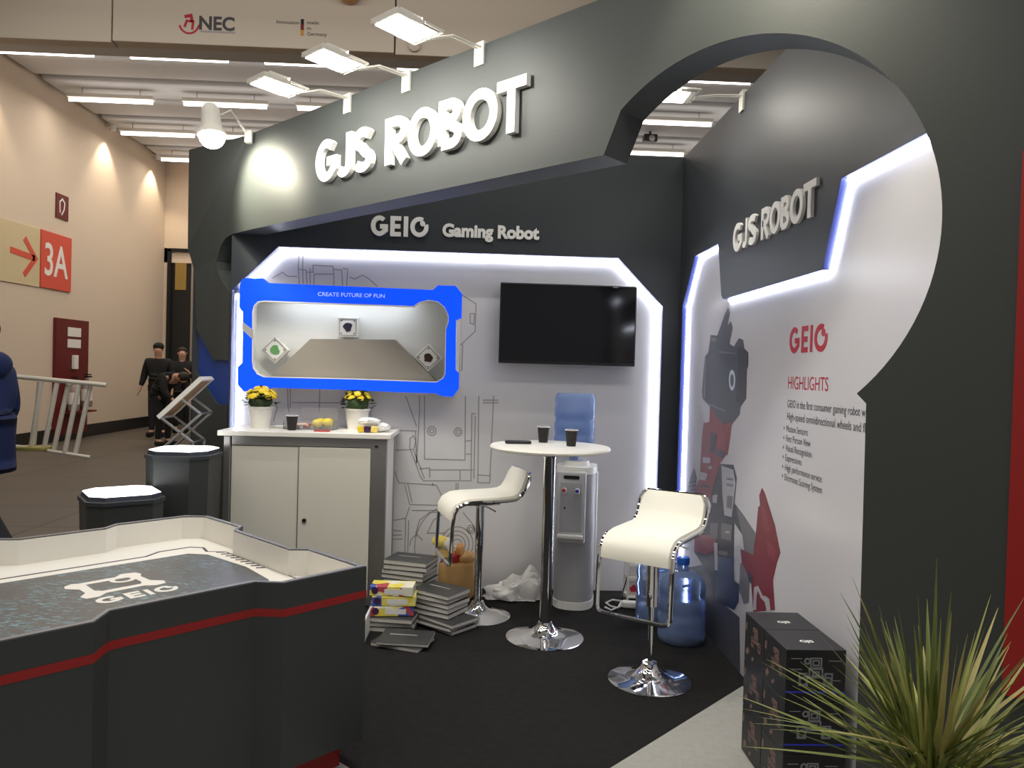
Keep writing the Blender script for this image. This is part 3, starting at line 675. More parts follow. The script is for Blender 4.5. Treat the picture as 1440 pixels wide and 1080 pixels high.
part(gt, 'arena_mat', MB().prism([(.52, 2.425), (.787, 2.425), (.855, 2.46), (1.40, 2.46), (1.46, 2.55), (1.572, 2.76), (1.60, 3.0), (1.575, 3.30), (1.52, 3.37), (.52, 3.37)], gf, ZF, ZF+.002), 'circuit', label='dark circuit printed arena mat')
mb = MB()      # guide lines on the white border
mb.stroke([(.50, 3.44), (1.36, 3.44), (1.44, 3.49), (1.58, 3.49), (1.62, 3.44), (1.60, 3.36)], .012, gf, ZF, ZF+.001)
for i in range(9): mb.stroke([(1.625, 3.32-.045*i), (1.655, 3.30-.045*i)], .014, gf, ZF, ZF+.001)
mb.stroke([(1.60, 3.36), (1.66, 3.3), (1.665, 2.62)], .006, gf, ZF, ZF+.001)
part(gt, 'border_print', mb, 'text_dark')
lg = MB(); zz0, zz1 = ZF+.002, ZF+.003
ol = [(.955, 3.165), (.985, 3.185), (1.01, 3.175), (1.14, 3.178), (1.175, 3.21), (1.225, 3.20), (1.235, 3.165), (1.22, 3.13), (1.225, 3.05), (1.262, 3.01), (1.255, 2.975), (1.215, 2.965), (1.18, 2.99), (1.04, 2.985), (1.01, 2.955), (.965, 2.955), (.955, 2.99), (.985, 3.03), (.985, 3.09), (.948, 3.13)]
il = [(1.022, 3.142), (1.17, 3.145), (1.19, 3.12), (1.192, 3.05), (1.18, 3.022), (1.04, 3.02), (1.02, 3.04)]
lg.prism(ol+[ol[0]]+[il[0]]+il[::-1], gf, zz0, zz1)
lg.stroke(arc(1.15, 3.125, .038, .034, 0, 360, 18)[:-1], .018, gf, zz0, zz1+.0006, True)
for ch, a, b in (('G', .975, 1.065), ('E', 1.078, 1.135), ('I', 1.15, 1.168), ('O*', 1.18, 1.265)): add_glyph(lg, ch, .22, gf, a, 2.855, .078, b-a, zz0, zz1)
part(gt, 'logo_print', lg, 'cream', label='cream GEIO emblem and letters on the mat')

# ================================================================== plinths with lit tops
def plinth(name, label, cxy, r, h, rz, ch):
    t = thing(name, label, 'plinth', (cxy[0], cxy[1], 0), rz, 'octagonal plinths beside the game table')
    o8 = lambda k, z: [(k*r*x, k*r*y, z) for x, y in ((1, -ch), (1, ch), (ch, 1), (-ch, 1), (-1, ch), (-1, -ch), (-ch, -1), (ch, -1))]
    def loft(rows):
        mb = MB(); R = [[mb.bm.verts.new(p) for p in row] for row in rows]
        for A, B in zip(R, R[1:]):
            for i in range(8): mb.bm.faces.new((A[i], A[(i+1) % 8], B[(i+1) % 8], B[i]))
        mb.bm.faces.new(R[0][::-1]); mb.bm.faces.new(R[-1]); return mb
    part(t, 'body', loft([o8(.88, 0), o8(1.0, h-.05)]), 'table_dark', world=False)
    part(t, 'rim', loft([o8(1.04, h-.05), o8(1.04, h-.03), o8(1.0, h-.026)]), 'dark', world=False)
    part(t, 'tray_edge', loft([o8(.97, h-.026), o8(.93, h-.004)]), mat('plinth_bevel', C(40, 44, 58), .35, var=.03), world=False)
    part(t, 'lit_top', loft([o8(.93, h-.004), o8(.91, h)]), 'plinth_top', world=False, label='glowing white top')
    return t
p1 = plinth('display_plinth', 'low octagonal dark plinth with a glowing white top nearest the game table', (-1.975, 4.245), .19, .80, .62, .62)
p2 = plinth('display_plinth', 'tall octagonal dark plinth with a glowing white top beside the cabinet', (-1.785, 4.625), .185, 1.0, -.02, .56)

# ================================================================== cabinet
CX0, CX1, CY0, CY1, CZ = -1.645, -.572, 4.77, 5.255, 1.10
cb = thing('cabinet', 'pale counter cabinet with two sliding doors and aluminium frame', 'cabinet', ((CX0+CX1)/2, (CY0+CY1)/2, 0))
part(cb, 'worktop', MB().box(((CX0+CX1)/2, (CY0+CY1)/2, CZ-.016), (CX1-CX0, CY1-CY0, .032), bevel=.004), 'white_gloss')
bx0, bx1, by0, by1 = -1.615, -.600, 4.80, 5.24
part(cb, 'carcass', MB().box(((bx0+bx1)/2, (by0+by1)/2+.03, .54), (bx1-bx0-.02, by1-by0-.08, 1.04)), 'white')
for x in (bx0+.022, bx1-.05): part(cb, 'post', MB().box((x, by0+.02, .535), (.044 if x < -1 else .10, .04, 1.06), bevel=.006), 'alu')
part(cb, 'post', MB().box((bx1-.012, by1-.02, .535), (.03, .04, 1.06), bevel=.006), 'alu')
part(cb, 'rail', MB().box(((bx0+bx1)/2, by0+.02, 1.037), (bx1-bx0-.1, .036, .06), bevel=.004), 'alu')
part(cb, 'rail', MB().box(((bx0+bx1)/2, by0+.02, .04), (bx1-bx0-.1, .036, .06), bevel=.004), 'alu')
part(cb, 'side_panel', MB().box((bx1-.008, (by0+by1)/2, .54), (.008, by1-by0-.08, 1.02)), 'white')
dl = part(cb, 'door', MB().box((-1.357, by0+.016, .54), (.42, .016, .93), bevel=.003), 'door')
dr_ = part(cb, 'door', MB().box((-.924, by0+.009, .54), (.446, .016, .93), bevel=.003), 'door')
part(dr_, 'lock', MB().lathe([(.013, 0), (.013, .012), (.008, .014)], (-1.105, by0+.002, .545), 14, axis=(0, -1, 0)), 'black', smooth=True)
part(dl, 'edge_strip', MB().box((-1.146, by0+.008, .54), (.012, .012, .93)), 'alu')
part(cb, 'stop', MB().box((-.665, by0-.004, 1.02), (.02, .01, .012)), 'black')
single('foam_board', MB().box((-.625, 4.44, .06), (.012, .54, .12)), 'white', 'narrow white board standing on edge at the cabinet foot', 'board', (-.625, 4.44, 0))

# things on the cabinet
def pot(x, y, seed, label):
    t = thing('flower_pot', label, 'potted plant', (x, y, CZ), 0, 'potted chrysanthemums on the cabinet')
    part(t, 'pot', MB().lathe([(.0, 0), (.060, 0), (.078, .125), (.084, .128), (.084, .14), (.076, .14), (.073, .12), (0, .118)], (0, 0, 0), 28), 'white_gloss', world=False, smooth=True)
    rnd = random.Random(seed)
    leaf, flo = [], []
    for k in range(110):
        a = rnd.uniform(0, 2*PI); e = rnd.uniform(-.1, 1.5); rr = rnd.uniform(.085, .118)
        c = Vector((rr*math.cos(a)*math.cos(e)*.92, rr*math.sin(a)*math.cos(e)*.92, .150+rr*math.sin(e)*.95))
        (flo if e > .55 and rnd.random() < .8 else leaf).append((c, a, e))
    M.setdefault('leaf', mat('dark_leaf', C(46, 66, 26), .6, var=.3, vscale=20)); M.setdefault('petal', mat('yellow_petal', C(226, 196, 36), .6, var=.15, vscale=40))
    part(t, 'foliage_core', MB().blob((0, 0, .165), (.075, .075, .055), 2, .12, seed), 'leaf', world=False)
    for c, a, e in leaf:
        mb = MB(); q = Vector((math.cos(a)*math.cos(e), math.sin(a)*math.cos(e), math.sin(e))); sd = Vector((-math.sin(a), math.cos(a), 0)); up = q.cross(sd)
        q = q*.6; L = [c-sd*.001, c+q*.012+sd*.02, c+q*.03+sd*.016+up*.006, c+q*.045, c+q*.03-sd*.016+up*.006, c+q*.012-sd*.02]
        mb.poly(L); part(t, 'leaf', mb, 'leaf', world=False)
    for c, a, e in flo:
        mb = MB(); q = Vector((math.cos(a)*math.cos(e), math.sin(a)*math.cos(e), math.sin(e)))
        mb.lathe([(.004, -.008), (.018, -.002), (.024, .004), (.015, .010), (.0, .012)], c+q*.006, 9, axis=q); part(t, 'flower', mb, 'petal', world=False)
    return t
pot(-1.465, 5.06, 3, 'yellow chrysanthemum in a white pot at the bright edge of the wall')
pot(-.84, 5.10, 5, 'yellow chrysanthemum in a white pot beside the paper tissue')
def cup(x, y, z, label):
    t = thing('paper_cup', label, 'cup', (x, y, z), 0, 'dark paper cups')
    part(t, 'wall', MB().lathe([(.0, 0), (.026, 0), (.037, .092), (.0345, .092), (.025, .006), (0, .006)], (0, 0, 0), 24), mat('dark_brown_card', C(34, 30, 28), .6, var=.06), world=False, smooth=True)
    part(t, 'rim', MB().tube([(.0365*math.cos(2*PI*k/24), .0365*math.sin(2*PI*k/24), .092) for k in range(24)], .0022, 6, True), 'white', world=False, smooth=True)
    return t
c0 = cup(-1.225, 4.92, CZ, 'dark paper cup on the cabinet in front of the fruit tray')
copy_tree(c0, (.36, 4.50, 1.10), .3, 'dark paper cup on the bar table, the far one')
copy_tree(c0, (.505, 4.31, 1.10), 1.0, 'dark paper cup near the front edge of the bar table')
# plastic tray with fruit and sweets
t = thing('snack_tray', 'clear plastic tray holding yellow fruit and sweets', 'tray', (-1.13, 5.04, CZ))
tr = [(-.15, -.07), (.15, -.07), (.15, .07), (-.15, .07)]
mb = MB(); mb.box((-1.13, 5.04, CZ+.004), (.32, .15, .006))
for dx, dy, sx, sy in ((-.16, 0, .004, .15), (.16, 0, .004, .15), (0, -.075, .32, .004), (0, .075, .32, .004)): mb.box((-1.13+dx, 5.04+dy, CZ+.03), (sx, sy, .055))
part(t, 'base', mb, 'clear')
part(t, 'lid', MB().box((-1.09, 5.105, CZ+.09), (.24, .004, .10), rot=Matrix.Rotation(.2, 3, 'X')), 'clear')
M['lemon'] = mat('yellow_fruit_skin', C(212, 190, 60), .5, var=.12, vscale=30, bump=.1, bscale=200)
for i, (dx, dy, rr) in enumerate(((.11, .0, .034), (.055, .03, .032), (.045, -.03, .03))):
    single('lemon', MB().blob((-1.13+dx, 5.04+dy, CZ+.007+rr), (rr*1.15, rr, rr), 3), 'lemon', ['plump yellow lemon at the tray end nearest the tissue', 'yellow lemon at the back of the tray', 'yellow lemon at the front middle of the tray'][i], 'fruit', (-1.13+dx, 5.04+dy, CZ+.007), 'fruit in the snack tray', smooth=True)
swc = [C(176, 60, 58), C(220, 200, 180), C(190, 150, 70), C(160, 60, 70)]
sm = [mat('sweet_wrapper_%d' % i, c, .35, var=.1) for i, c in enumerate(swc)]
rnd = random.Random(4)
for i in range(14):
    x, y = -1.13+rnd.uniform(-.13, .0), 5.04+rnd.uniform(-.05, .05)
    single('wrapped_sweet', MB().blob((x, y, CZ+.017+.012*(i % 2)), (.017, .012, .010), 2, .1, i), sm[i % 4], ['red', 'white', 'gold', 'rose'][i % 4]+' wrapped sweet lying in the clear tray', 'sweet', (x, y, CZ+.007), 'sweets in the snack tray', smooth=True)
single('small_dish', MB().lathe([(0, .0), (.03, 0), (.042, .016), (.038, .016), (.028, .005), (0, .005)], (-1.335, 5.06, CZ), 20), 'white', 'little white dish between the flower pot and the cup', 'dish', (-1.335, 5.06, CZ), smooth=True)
# tissue and snack packets
mb = MB(); mb.blob((-.735, 4.93, CZ+.066), (.075, .05, .028), 3, .10, 8); single('paper_tissue', mb, 'white', 'crumpled white paper tissue on the cabinet corner', 'tissue', (-.735, 4.93, CZ), smooth=True)
part(bpy.data.objects['paper_tissue'], 'fold', MB().blob((-.66, 4.95, CZ+.03), (.06, .05, .03), 3, .1, 9), 'white', smooth=True)
pk = [('yellow and purple snack packet under the tissue', -.775, C(222, 190, 50)), ('dark purple snack packet between two yellow packets', -.735, C(62, 30, 74)), ('pale yellow snack packet at the cabinet corner', -.69, C(232, 206, 110))]
for i, (lb, x, cc) in enumerate(pk):
    single('snack_packet', MB().box((x, 4.86, CZ+.022), (.044, .03, .042), bevel=.010, rot=Matrix.Rotation(.25*(i-1), 3, 'Y')), mat('packet_film_%d' % i, cc, .3, var=.2, vscale=30), lb, 'snack packet', (x, 4.86, CZ), 'snack packets on the cabinet', smooth=True)
single('candy_bar', MB().box((-1.02, 4.86, CZ+.005), (.10, .03, .010), bevel=.003), sm[0], 'flat red wrapper lying on the cabinet top', 'wrapper', (-1.02, 4.86, CZ))

# ================================================================== blue display box
YBX = 5.05
bxr = thing('display_box', 'glowing blue frame display box on the white wall above the cabinet', 'display box', (-.9, 5.26, 1.35))
def bpx(l): return [(onY(x, y, YBX).x, onY(x, y, YBX).z) for x, y in l]
xf = back_frame(YBX)
ob_ = bpx([(339, 395), (343, 391), (370, 391.3), (377, 398), (495, 403), (609, 407.8), (615.6, 401.3), (640.6, 402), (649.8, 413), (649, 447), (641, 450), (640.5, 520), (645.5, 525), (645, 547), (636, 558), (621, 557), (613, 553), (560, 551.5), (500, 548.5), (380.4, 545), (371, 550), (342.6, 550), (334, 541), (334, 516), (341, 510), (341.8, 439), (336.3, 433), (336.8, 405)])
ib_ = bpx([(355.5, 438), (357.5, 430), (363, 424.5), (371, 423.5), (470, 427), (560, 430), (581.3, 431), (589.6, 425.4), (602.6, 422.2), (615.6, 424.4), (624.8, 431.9), (630, 443), (630.4, 452), (626.7, 464), (625.7, 526), (622.5, 532), (613.7, 537.2), (500, 533), (371, 530), (362, 526), (356.5, 518), (355, 508)])
part(bxr, 'lit_frame', MB().prism(ob_+[ob_[0]]+[ib_[0]]+ib_[::-1], xf, -.03, 0), 'blue_light', label='glowing blue frame')
part(bxr, 'frame_back', MB().prism(ob_+[ob_[0]]+[ib_[0]]+ib_[::-1], back_frame(YBX), -.045, -.0305), mat('navy_edge', C(18, 26, 84), .5, var=.05))
gx0, gx1, gz0, gz1 = -1.615, -.175, 1.37, 2.045
mb = MB()
YK = 5.262
mb.box(((gx0+gx1)/2, YK-.004, (gz0+gz1)/2), (gx1-gx0, .008, gz1-gz0))
for x in (-1.565, -.205): mb.box((x, (5.10+YK)/2, (gz0+gz1)/2), (.012, YK-5.10, gz1-gz0))
for z in (1.40, 1.975): mb.box(((gx0+gx1)/2, (5.10+YK)/2, z), (gx1-gx0, YK-5.10, .012))
part(bxr, 'case', mb, 'white')
part(bxr, 'inner_lip', MB().stroke(ib_, .006, xf, -.045, .001, True), 'white')
part(bxr, 'inner_led', MB().box((-.95, 5.115, 1.955), (.9, .012, .008)), mat('case_led', (1, 1, 1), .5, emis=(.86, .93, 1), estr=16))
tz = bpx([(433, 476), (553, 477), (612, 536), (376, 530)])
part(bxr, 'trapezoid_stand', MB().prism([(p[0], p[1]) for p in tz], back_frame(5.12), -.13, 0), mat('shade_darkened_laminate', C(150, 143, 134), .5, var=.03))  # laminate colour darkened to carry the shade on the stand's front
sl = bpx([(341, 452), (341, 464), (356, 478), (356, 464)]); part(bxr, 'slash', MB().prism(sl, xf, .0, .002), mat('slash_grey', C(178, 176, 176), .5, var=.03))
q = bpx([(447, 416), (541, 419)]); part(bxr, 'slogan_print', MB().text('CREATE FUTURE OF FUN', xf, q[0][0], q[0][1], height=.025, width=q[1][0]-q[0][0], d0=.0005, d1=.0015, bold=.01), mat('pale_blue_ink', C(190, 205, 255), .5, emis=C(150, 175, 255), estr=.5), label='pale CREATE FUTURE OF FUN lettering')
def picture_tile(px, py, Y, rot, cc, label, kindp):
    c = onY(px, py, Y); R3 = Matrix.Rotation(rot, 3, 'Y')
    t = thing('picture_tile', label, 'display tile', (c.x, Y, c.z), 0, 'tiles in the blue display box')
    part(t, 'block', MB().box((c.x, Y+.03, c.z), (.135, .055, .135), bevel=.004, rot=R3), 'white')
    fr = Frame((c.x, Y, c.z), R3 @ Vector((1, 0, 0)), R3 @ Vector((0, 0, 1)))
    part(t, 'border', MB().stroke([(-.055, -.055), (.055, -.055), (.055, .055), (-.055, .055)], .006, fr, .0, .001, True), 'line')
    mb = MB(); rnd = random.Random(kindp)
    mb.prism([(r_*math.cos(a), r_*math.sin(a)) for a, r_ in [(2*PI*k/14, .032+rnd.uniform(-.007, .004)) for k in range(14)]], fr, .0, .002)
    part(t, 'picture', mb, cc)
    for sx in (-1, 1):
        for sz in (-1, 1): part(t, 'screw', MB().lathe([(.005, 0), (.004, .002)], fr(.043*sx, .043*sz, 0), 8, axis=(0, -1, 0)), 'black')
    return t
picture_tile(489, 460, 5.17, 0.0, mat('plum_ink', C(46, 36, 60), .5, var=.1), 'upright white tile with a dark round picture on top of the stand', 1)
picture_tile(386.5, 492, 5.14, .76, mat('green_ink', C(96, 150, 92), .5, var=.15), 'tilted white tile with a green picture on the left slope', 2)
picture_tile(602, 503, 5.14, -.78, mat('maroon_ink', C(60, 34, 34), .5, var=.15), 'tilted pale tile with a maroon picture on the right slope', 3)

# ================================================================== television
tv = thing('television', 'black flat screen television on the white back wall', 'television', (.56, 5.20, 1.57))
tx0, tx1, tz0, tz1 = .093, 1.024, 1.571, 2.117
part(tv, 'housing', MB().box(((tx0+tx1)/2, 5.175, (tz0+tz1)/2), (tx1-tx0, .05, tz1-tz0), bevel=.006), 'black')
part(tv, 'screen', MB().box(((tx0+tx1)/2, 5.1505, (tz0+tz1)/2+.005), (tx1-tx0-.022, .004, tz1-tz0-.03)), 'screen')
part(tv, 'bracket', MB().box(((tx0+tx1)/2, 5.233, 1.85), (.35, .07, .22)), 'black')
part(tv, 'maker_mark', MB().box((.875, 5.148, tz1-.012), (.035, .002, .005)), 'alu')

# ================================================================== bar table and stools
bt = thing('bar_table', 'round white bar table on a chrome pedestal', 'table', (.385, 4.31, 0))
part(bt, 'table_top', MB().lathe([(0, 1.074), (.325, 1.074), (.340, 1.080), (.343, 1.090), (.338, 1.099), (.0, 1.10)], (0, 0, 0), 56), 'white_gloss', world=False, smooth=True)
part(bt, 'pole', MB().lathe([(.034, .05), (.034, 1.03), (.05, 1.05), (.09, 1.072), (0, 1.074)], (0, 0, 0), 24), 'chrome', world=False, smooth=True)
trumpet = lambda R: [(0, 0), (R, 0), (R, .006), (R*.92, .013), (R*.6, .026), (R*.36, .042), (R*.24, .065), (R*.19, .085), (R*.18, .092), (0, .092)]
part(bt, 'foot', MB().lathe(trumpet(.222), (0, 0, 0), 48), 'chrome', world=False, smooth=True)
single('phone', MB().box((.205, 4.385, 1.109), (.15, .055, .018), bevel=.006, rot=Matrix.Rotation(.08, 3, 'Z')), 'black', 'black handset lying on the bar table edge', 'handset', (.205, 4.385, 1.10))
def bar_stool(label, loc, rz, low):
    t = thing('bar_stool', label, 'bar stool', loc, rz, 'white bar stools')
    prof = [(.262, .905), (.250, .865), (.225, .805), (.200, .768), (.165, .748), (.11, .741), (-.10, .735), (-.15, .728), (-.188, .708), (-.208, .672), (-.214, .63)]
    side_r = prof[:-1]+[(-.218, .60), (-.224, .45), (-.226, .395)]
    loop = [(.150, .262, .905), (.172, .258, .893)]+[(.187, y, z) for y, z in side_r[1:]]+[(.178, -.227, .374), (.150, -.228, .366)]
    loop += [(-x, y, z) for x, y, z in loop[::-1]]
    part(t, 'frame', MB().tube(loop, .0115, 8, True), 'chrome', world=False, smooth=True)
    mb = MB(); xs = [-.176, -.172, -.12, 0, .12, .172, .176]; tk = [.004, .013, .019, .021, .019, .013, .004]
    rows_t, rows_b = [], []
    for i, (y, z) in enumerate(prof):
        a = Vector(prof[max(0, i-1)]); c = Vector(prof[min(len(prof)-1, i+1)]); tg = (c-a).normalized(); nr = Vector((tg.y, -tg.x))
        if nr.x*0+nr.y < 0 and i < 7: nr = -nr
        if i >= 7: nr = nr if nr.x < 0 or nr.y > 0 else -nr
        f = .55 if i in (0, len(prof)-1) else 1
        cw_ = {0: .84, 1: .97}.get(i, 1.0)
        rows_t.append([mb.bm.verts.new((x*cw_, y+nr.x*(.008+k*f), z+nr.y*(.008+k*f))) for x, k in zip(xs, tk)])
        rows_b.append([mb.bm.verts.new((x*cw_, y+nr.x*(.004-k*f*.4), z+nr.y*(.004-k*f*.4))) for x, k in zip(xs, tk)])
    n = len(prof)
    for i in range(n-1):
        for j in range(6):
            mb.bm.faces.new((rows_t[i][j], rows_t[i][j+1], rows_t[i+1][j+1], rows_t[i+1][j])); mb.bm.faces.new((rows_b[i+1][j], rows_b[i+1][j+1], rows_b[i][j+1], rows_b[i][j]))
        mb.bm.faces.new((rows_t[i+1][0], rows_b[i+1][0], rows_b[i][0], rows_t[i][0])); mb.bm.faces.new((rows_t[i][6], rows_b[i][6], rows_b[i+1][6], rows_t[i+1][6]))
    for j in range(6):
        mb.bm.faces.new((rows_t[0][j+1], rows_t[0][j], rows_b[0][j], rows_b[0][j+1])); mb.bm.faces.new((rows_t[-1][j], rows_t[-1][j+1], rows_b[-1][j+1], rows_b[-1][j]))
    st = part(t, 'seat', mb, 'leather', world=False, smooth=True)
    part(t, 'under_plate', MB().box((0, 0, .712), (.20, .20, .026), bevel=.008), 'chrome', world=False)
    if low: part(t, 'column', MB().lathe([(.025, .06), (.025, .40), (.027, .41), (.027, .70), (0, .70)], (0, 0, 0), 20), 'chrome', world=False, smooth=True)
    else: part(t, 'column', MB().lathe([(.030, .09), (.012, .10), (.013, .30), (.016, .37), (.031, .375), (.031, .70), (0, .70)], (0, 0, 0), 20), 'chrome', world=False, smooth=True)
    part(t, 'foot', MB().lathe(trumpet(.205), (0, 0, 0), 48), 'chrome', world=False, smooth=True)
    part(t, 'lever', MB().tube([(.02, .0, .69), (.10, .03, .685), (.16, .05, .675)], .005, 6), 'chrome', world=False, smooth=True)
    return t
s1 = onZ(671, 866); s2 = onZ(913, 957)
bar_stool('white bar stool seen side-on left of the bar table', (s1.x, s1.y, 0), math.radians(-74), True)
bar_stool('white bar stool at the front right, facing the camera', (s2.x, s2.y, 0), math.radians(-36), False)

# ================================================================== water dispenser, bottles
wd = thing('water_dispenser', 'grey and white standing water dispenser against the back wall', 'water dispenser', (.622, 4.96, 0), math.radians(-14))
def dplan(k, w=.128, d=.145):
    pts = []
    for i in range(32):
        a = 2*PI*i/32; ca, sa = math.cos(a), math.sin(a)
        e = .55 if sa > 0 else .8
        pts.append((k*w*math.copysign(abs(ca)**e, ca), k*d*math.copysign(abs(sa)**e, sa)))
    return pts
lfz = floor_frame(0)
M['silver'] = mat('silver_grey_plastic', C(158, 158, 160), .42, var=.03)
M['silver_light'] = mat('light_grey_plastic', C(196, 196, 196), .42, var=.02)
part(wd, 'base', MB().prism(dplan(1.03), lfz, 0, .05), 'white', world=False)
part(wd, 'body', MB().prism(dplan(1.0), lfz, .05, .87), 'silver', world=False, smooth=True)
part(wd, 'top_cover', MB().prism(dplan(1.02), lfz, .87, .915), 'white', world=False, smooth=True)
part(wd, 'collar', MB().lathe([(.085, .915), (.08, .945), (.06, .95)], (0, 0, 0), 24), 'white', world=False, smooth=True)
fp = part(wd, 'front_panel', MB().box((-.012, -.128, .66), (.185, .05, .46), bevel=.012), 'silver_light', world=False)
part(fp, 'alcove', MB().box((-.012, -.149, .66), (.15, .012, .33), bevel=.010), mat('alcove_grey', C(172, 172, 176), .4, var=.03), world=False)
part(fp, 'drip_tray', MB().box((-.012, -.165, .475), (.165, .05, .022), bevel=.006), 'white', world=False)
part(fp, 'badge', MB().box((-.012, -.155, .852), (.10, .006, .022), bevel=.004), 'black', world=False)
for x, cc in ((-.055, C(190, 40, 60)), (.03, C(60, 80, 190))):
    tp = part(fp, 'tap', MB().box((x, -.168, .765), (.028, .04, .035), bevel=.008), 'white', world=False)
    part(tp, 'tap_button', MB().lathe([(.012, 0), (.012, .006), (.008, .008)], (x, -.188, .772), 12, axis=(0, -1, 0)), mat('tap_colour', cc, .4, var=.05), world=False)
part(fp, 'lock', MB().lathe([(.006, 0), (.006, .004)], (-.05, -.157, .655), 10, axis=(0, -1, 0)), 'black', world=False)
part(wd, 'rear_edge', MB().box((.128, .06, .56), (.014, .05, .62), bevel=.006), 'white', world=False)
def bottle_prof(inv, h=.48, R=.134):
    p = [(0, 0), (R*.86, 0), (R*.97, .015), (R, .04), (R*.985, .10), (R, .115), (R, .15), (R*.965, .16), (R*.965, .185), (R, .195), (R, .245), (R*.965, .255), (R*.965, .28), (R, .29), (R*.99, .32), (R*.86, .365), (R*.55, .395), (R*.26, .405), (.03, .415), (.03, .455)]
    return p
wb1 = thing('water_bottle', 'blue water bottle standing upside down on the dispenser', 'water bottle', (.60, 4.955, .93), 0, 'large blue water bottles')
pz = [(r, .455-z) for r, z in bottle_prof(0)][::-1]
part(wb1, 'shell', MB().lathe(pz, (0, 0, 0), 36), 'glass_blue', world=False, smooth=True)
part(wb1, 'water', MB().lathe([(0, .03), (.11, .08), (.124, .12), (.124, .34), (0, .34)], (0, 0, 0), 24), mat('bottle_water', (.55, .72, .98), .05, trans=.95, ior=1.1, var=.01), world=False, smooth=True)
def floor_bottle(x, y, label):
    t = thing('water_bottle', label, 'water bottle', (x, y, 0), 0, 'large blue water bottles')
    part(t, 'shell', MB().lathe(bottle_prof(0), (0, 0, 0), 36), 'glass_blue', world=False, smooth=True)
    part(t, 'cap', MB().lathe([(.034, .44), (.036, .445), (.036, .478), (.03, .482), (0, .482)], (0, 0, 0), 20), mat('blue_cap', C(40, 96, 196), .35, var=.04), world=False, smooth=True)
    part(t, 'handle', MB().tube([(.03, -.10, .385), (.0, -.15, .36), (-.03, -.12, .345)], .008, 8), 'glass_blue', world=False, smooth=True)
    return t
floor_bottle(1.168, 4.30, 'blue water bottle on the black carpet by the poster wall')
floor_bottle(1.105, 4.63, 'blue water bottle half hidden behind the front stool')
# little plastic rack behind the stool
rk = thing('plastic_rack', 'small cream shelf rack in the corner behind the front stool', 'rack', (1.12, 5.08, 0))
for x in (.995, 1.245):
    for y in (5.02, 5.13): part(rk, 'post', MB().box((x, y, .23), (.014, .014, .46)), 'cream')
for z in (.03, .16, .30, .42): part(rk, 'shelf', MB().box((1.12, 5.075, z), (.26, .13, .012), bevel=.003), 'cream')
itm = [(1.04, .036, (.075, .06, .09), C(206, 196, 178), 'pale carton with a red mark on the lowest rack shelf'), (1.11, .036, (.05, .06, .10), C(40, 44, 96), 'dark blue carton on the lowest rack shelf'),
       (1.06, .166, (.11, .08, .07), C(210, 208, 200), 'white folded cloth on the middle rack shelf'), (1.18, .166, (.08, .08, .06), C(176, 190, 196), 'grey box at the right of the middle rack shelf'),
       (1.05, .306, (.10, .07, .05), C(196, 184, 150), 'cream bowl box on the upper rack shelf'), (1.18, .306, (.09, .07, .08), C(70, 80, 160), 'blue carton on the upper rack shelf'), (1.07, .426, (.12, .08, .04), C(220, 206, 160), 'cream packet on top of the rack')]
for x, z, sz, cc, lb in itm: single('rack_carton', MB().box((x, 5.07, z+sz[2]/2), sz, bevel=.006), mat('carton_ink', cc, .5, var=.15, vscale=40), lb, 'carton', (x, 5.07, z), 'cartons on the rack')
part(bpy.data.objects['rack_carton'], 'mark', MB().prism([(1.02, .06), (1.06, .06), (1.07, .085), (1.04, .11), (1.01, .085)], back_frame(5.0395), 0, .001), 'red_print')
# power strip and cable
ps = thing('power_strip', 'white power strip with a tangled white cable on the carpet', 'power strip', (1.0, 4.87, 0))
part(ps, 'block', MB().box((1.03, 4.86, .028), (.20, .05, .045), bevel=.012, rot=Matrix.Rotation(-.2, 3, 'Z')), 'white')
cab = [(.94, 4.88, .02), (.90, 4.84, .012), (.86, 4.88, .01), (.84, 4.95, .01), (.89, 4.99, .02), (.94, 4.93, .03), (.90, 4.82, .025), (.85, 4.80, .01), (.82, 4.86, .01)]
part(ps, 'cable', MB().tube(cab, .006, 8), 'white', smooth=True)
single('black_cable', MB().tube([(.84, 5.0, .006), (.95, 5.02, .02), (1.0, 5.10, .12), (1.03, 5.11, .40)], .005, 6), 'black', 'thin black cable climbing behind the rack', 'cable', (.84, 5.0, 0), smooth=True)

# ================================================================== plastic bag, magazines, toy boxes, gift bag
mb = MB()
r_ = bmesh.ops.create_icosphere(mb.bm, subdivisions=4, radius=1)['verts']
from mathutils import noise as mnoise
for v in r_:
    n = mnoise.noise(v.co*2.2)*.35+mnoise.noise(v.co*6)*.14+abs(mnoise.noise(v.co*4+Vector((3, 1, 2))))*.25
    v.co *= .78+n
    v.co = Vector((v.co.x*.23, v.co.y*.10, max(-.0, v.co.z)*.135 if v.co.z > 0 else v.co.z*.01))
    v.co.z += max(0, .09*math.exp(-((v.co.x-.10)/.07)**2)) if v.co.z > .02 else 0
bmesh.ops.translate(mb.bm, vec=(.25, 5.04, .012), verts=r_)
single('plastic_bag', mb, 'bag', 'crumpled white plastic bag on the carpet behind the left stool', 'plastic bag', (.25, 5.04, 0), smooth=True)
M['mag_cover'] = mat('charcoal_cover', C(56, 58, 58), .35, var=.1, vscale=12)
M['mag_pages'] = mat('magazine_pages', C(206, 202, 194), .7, var=.12, vscale=60)
_mag = {}
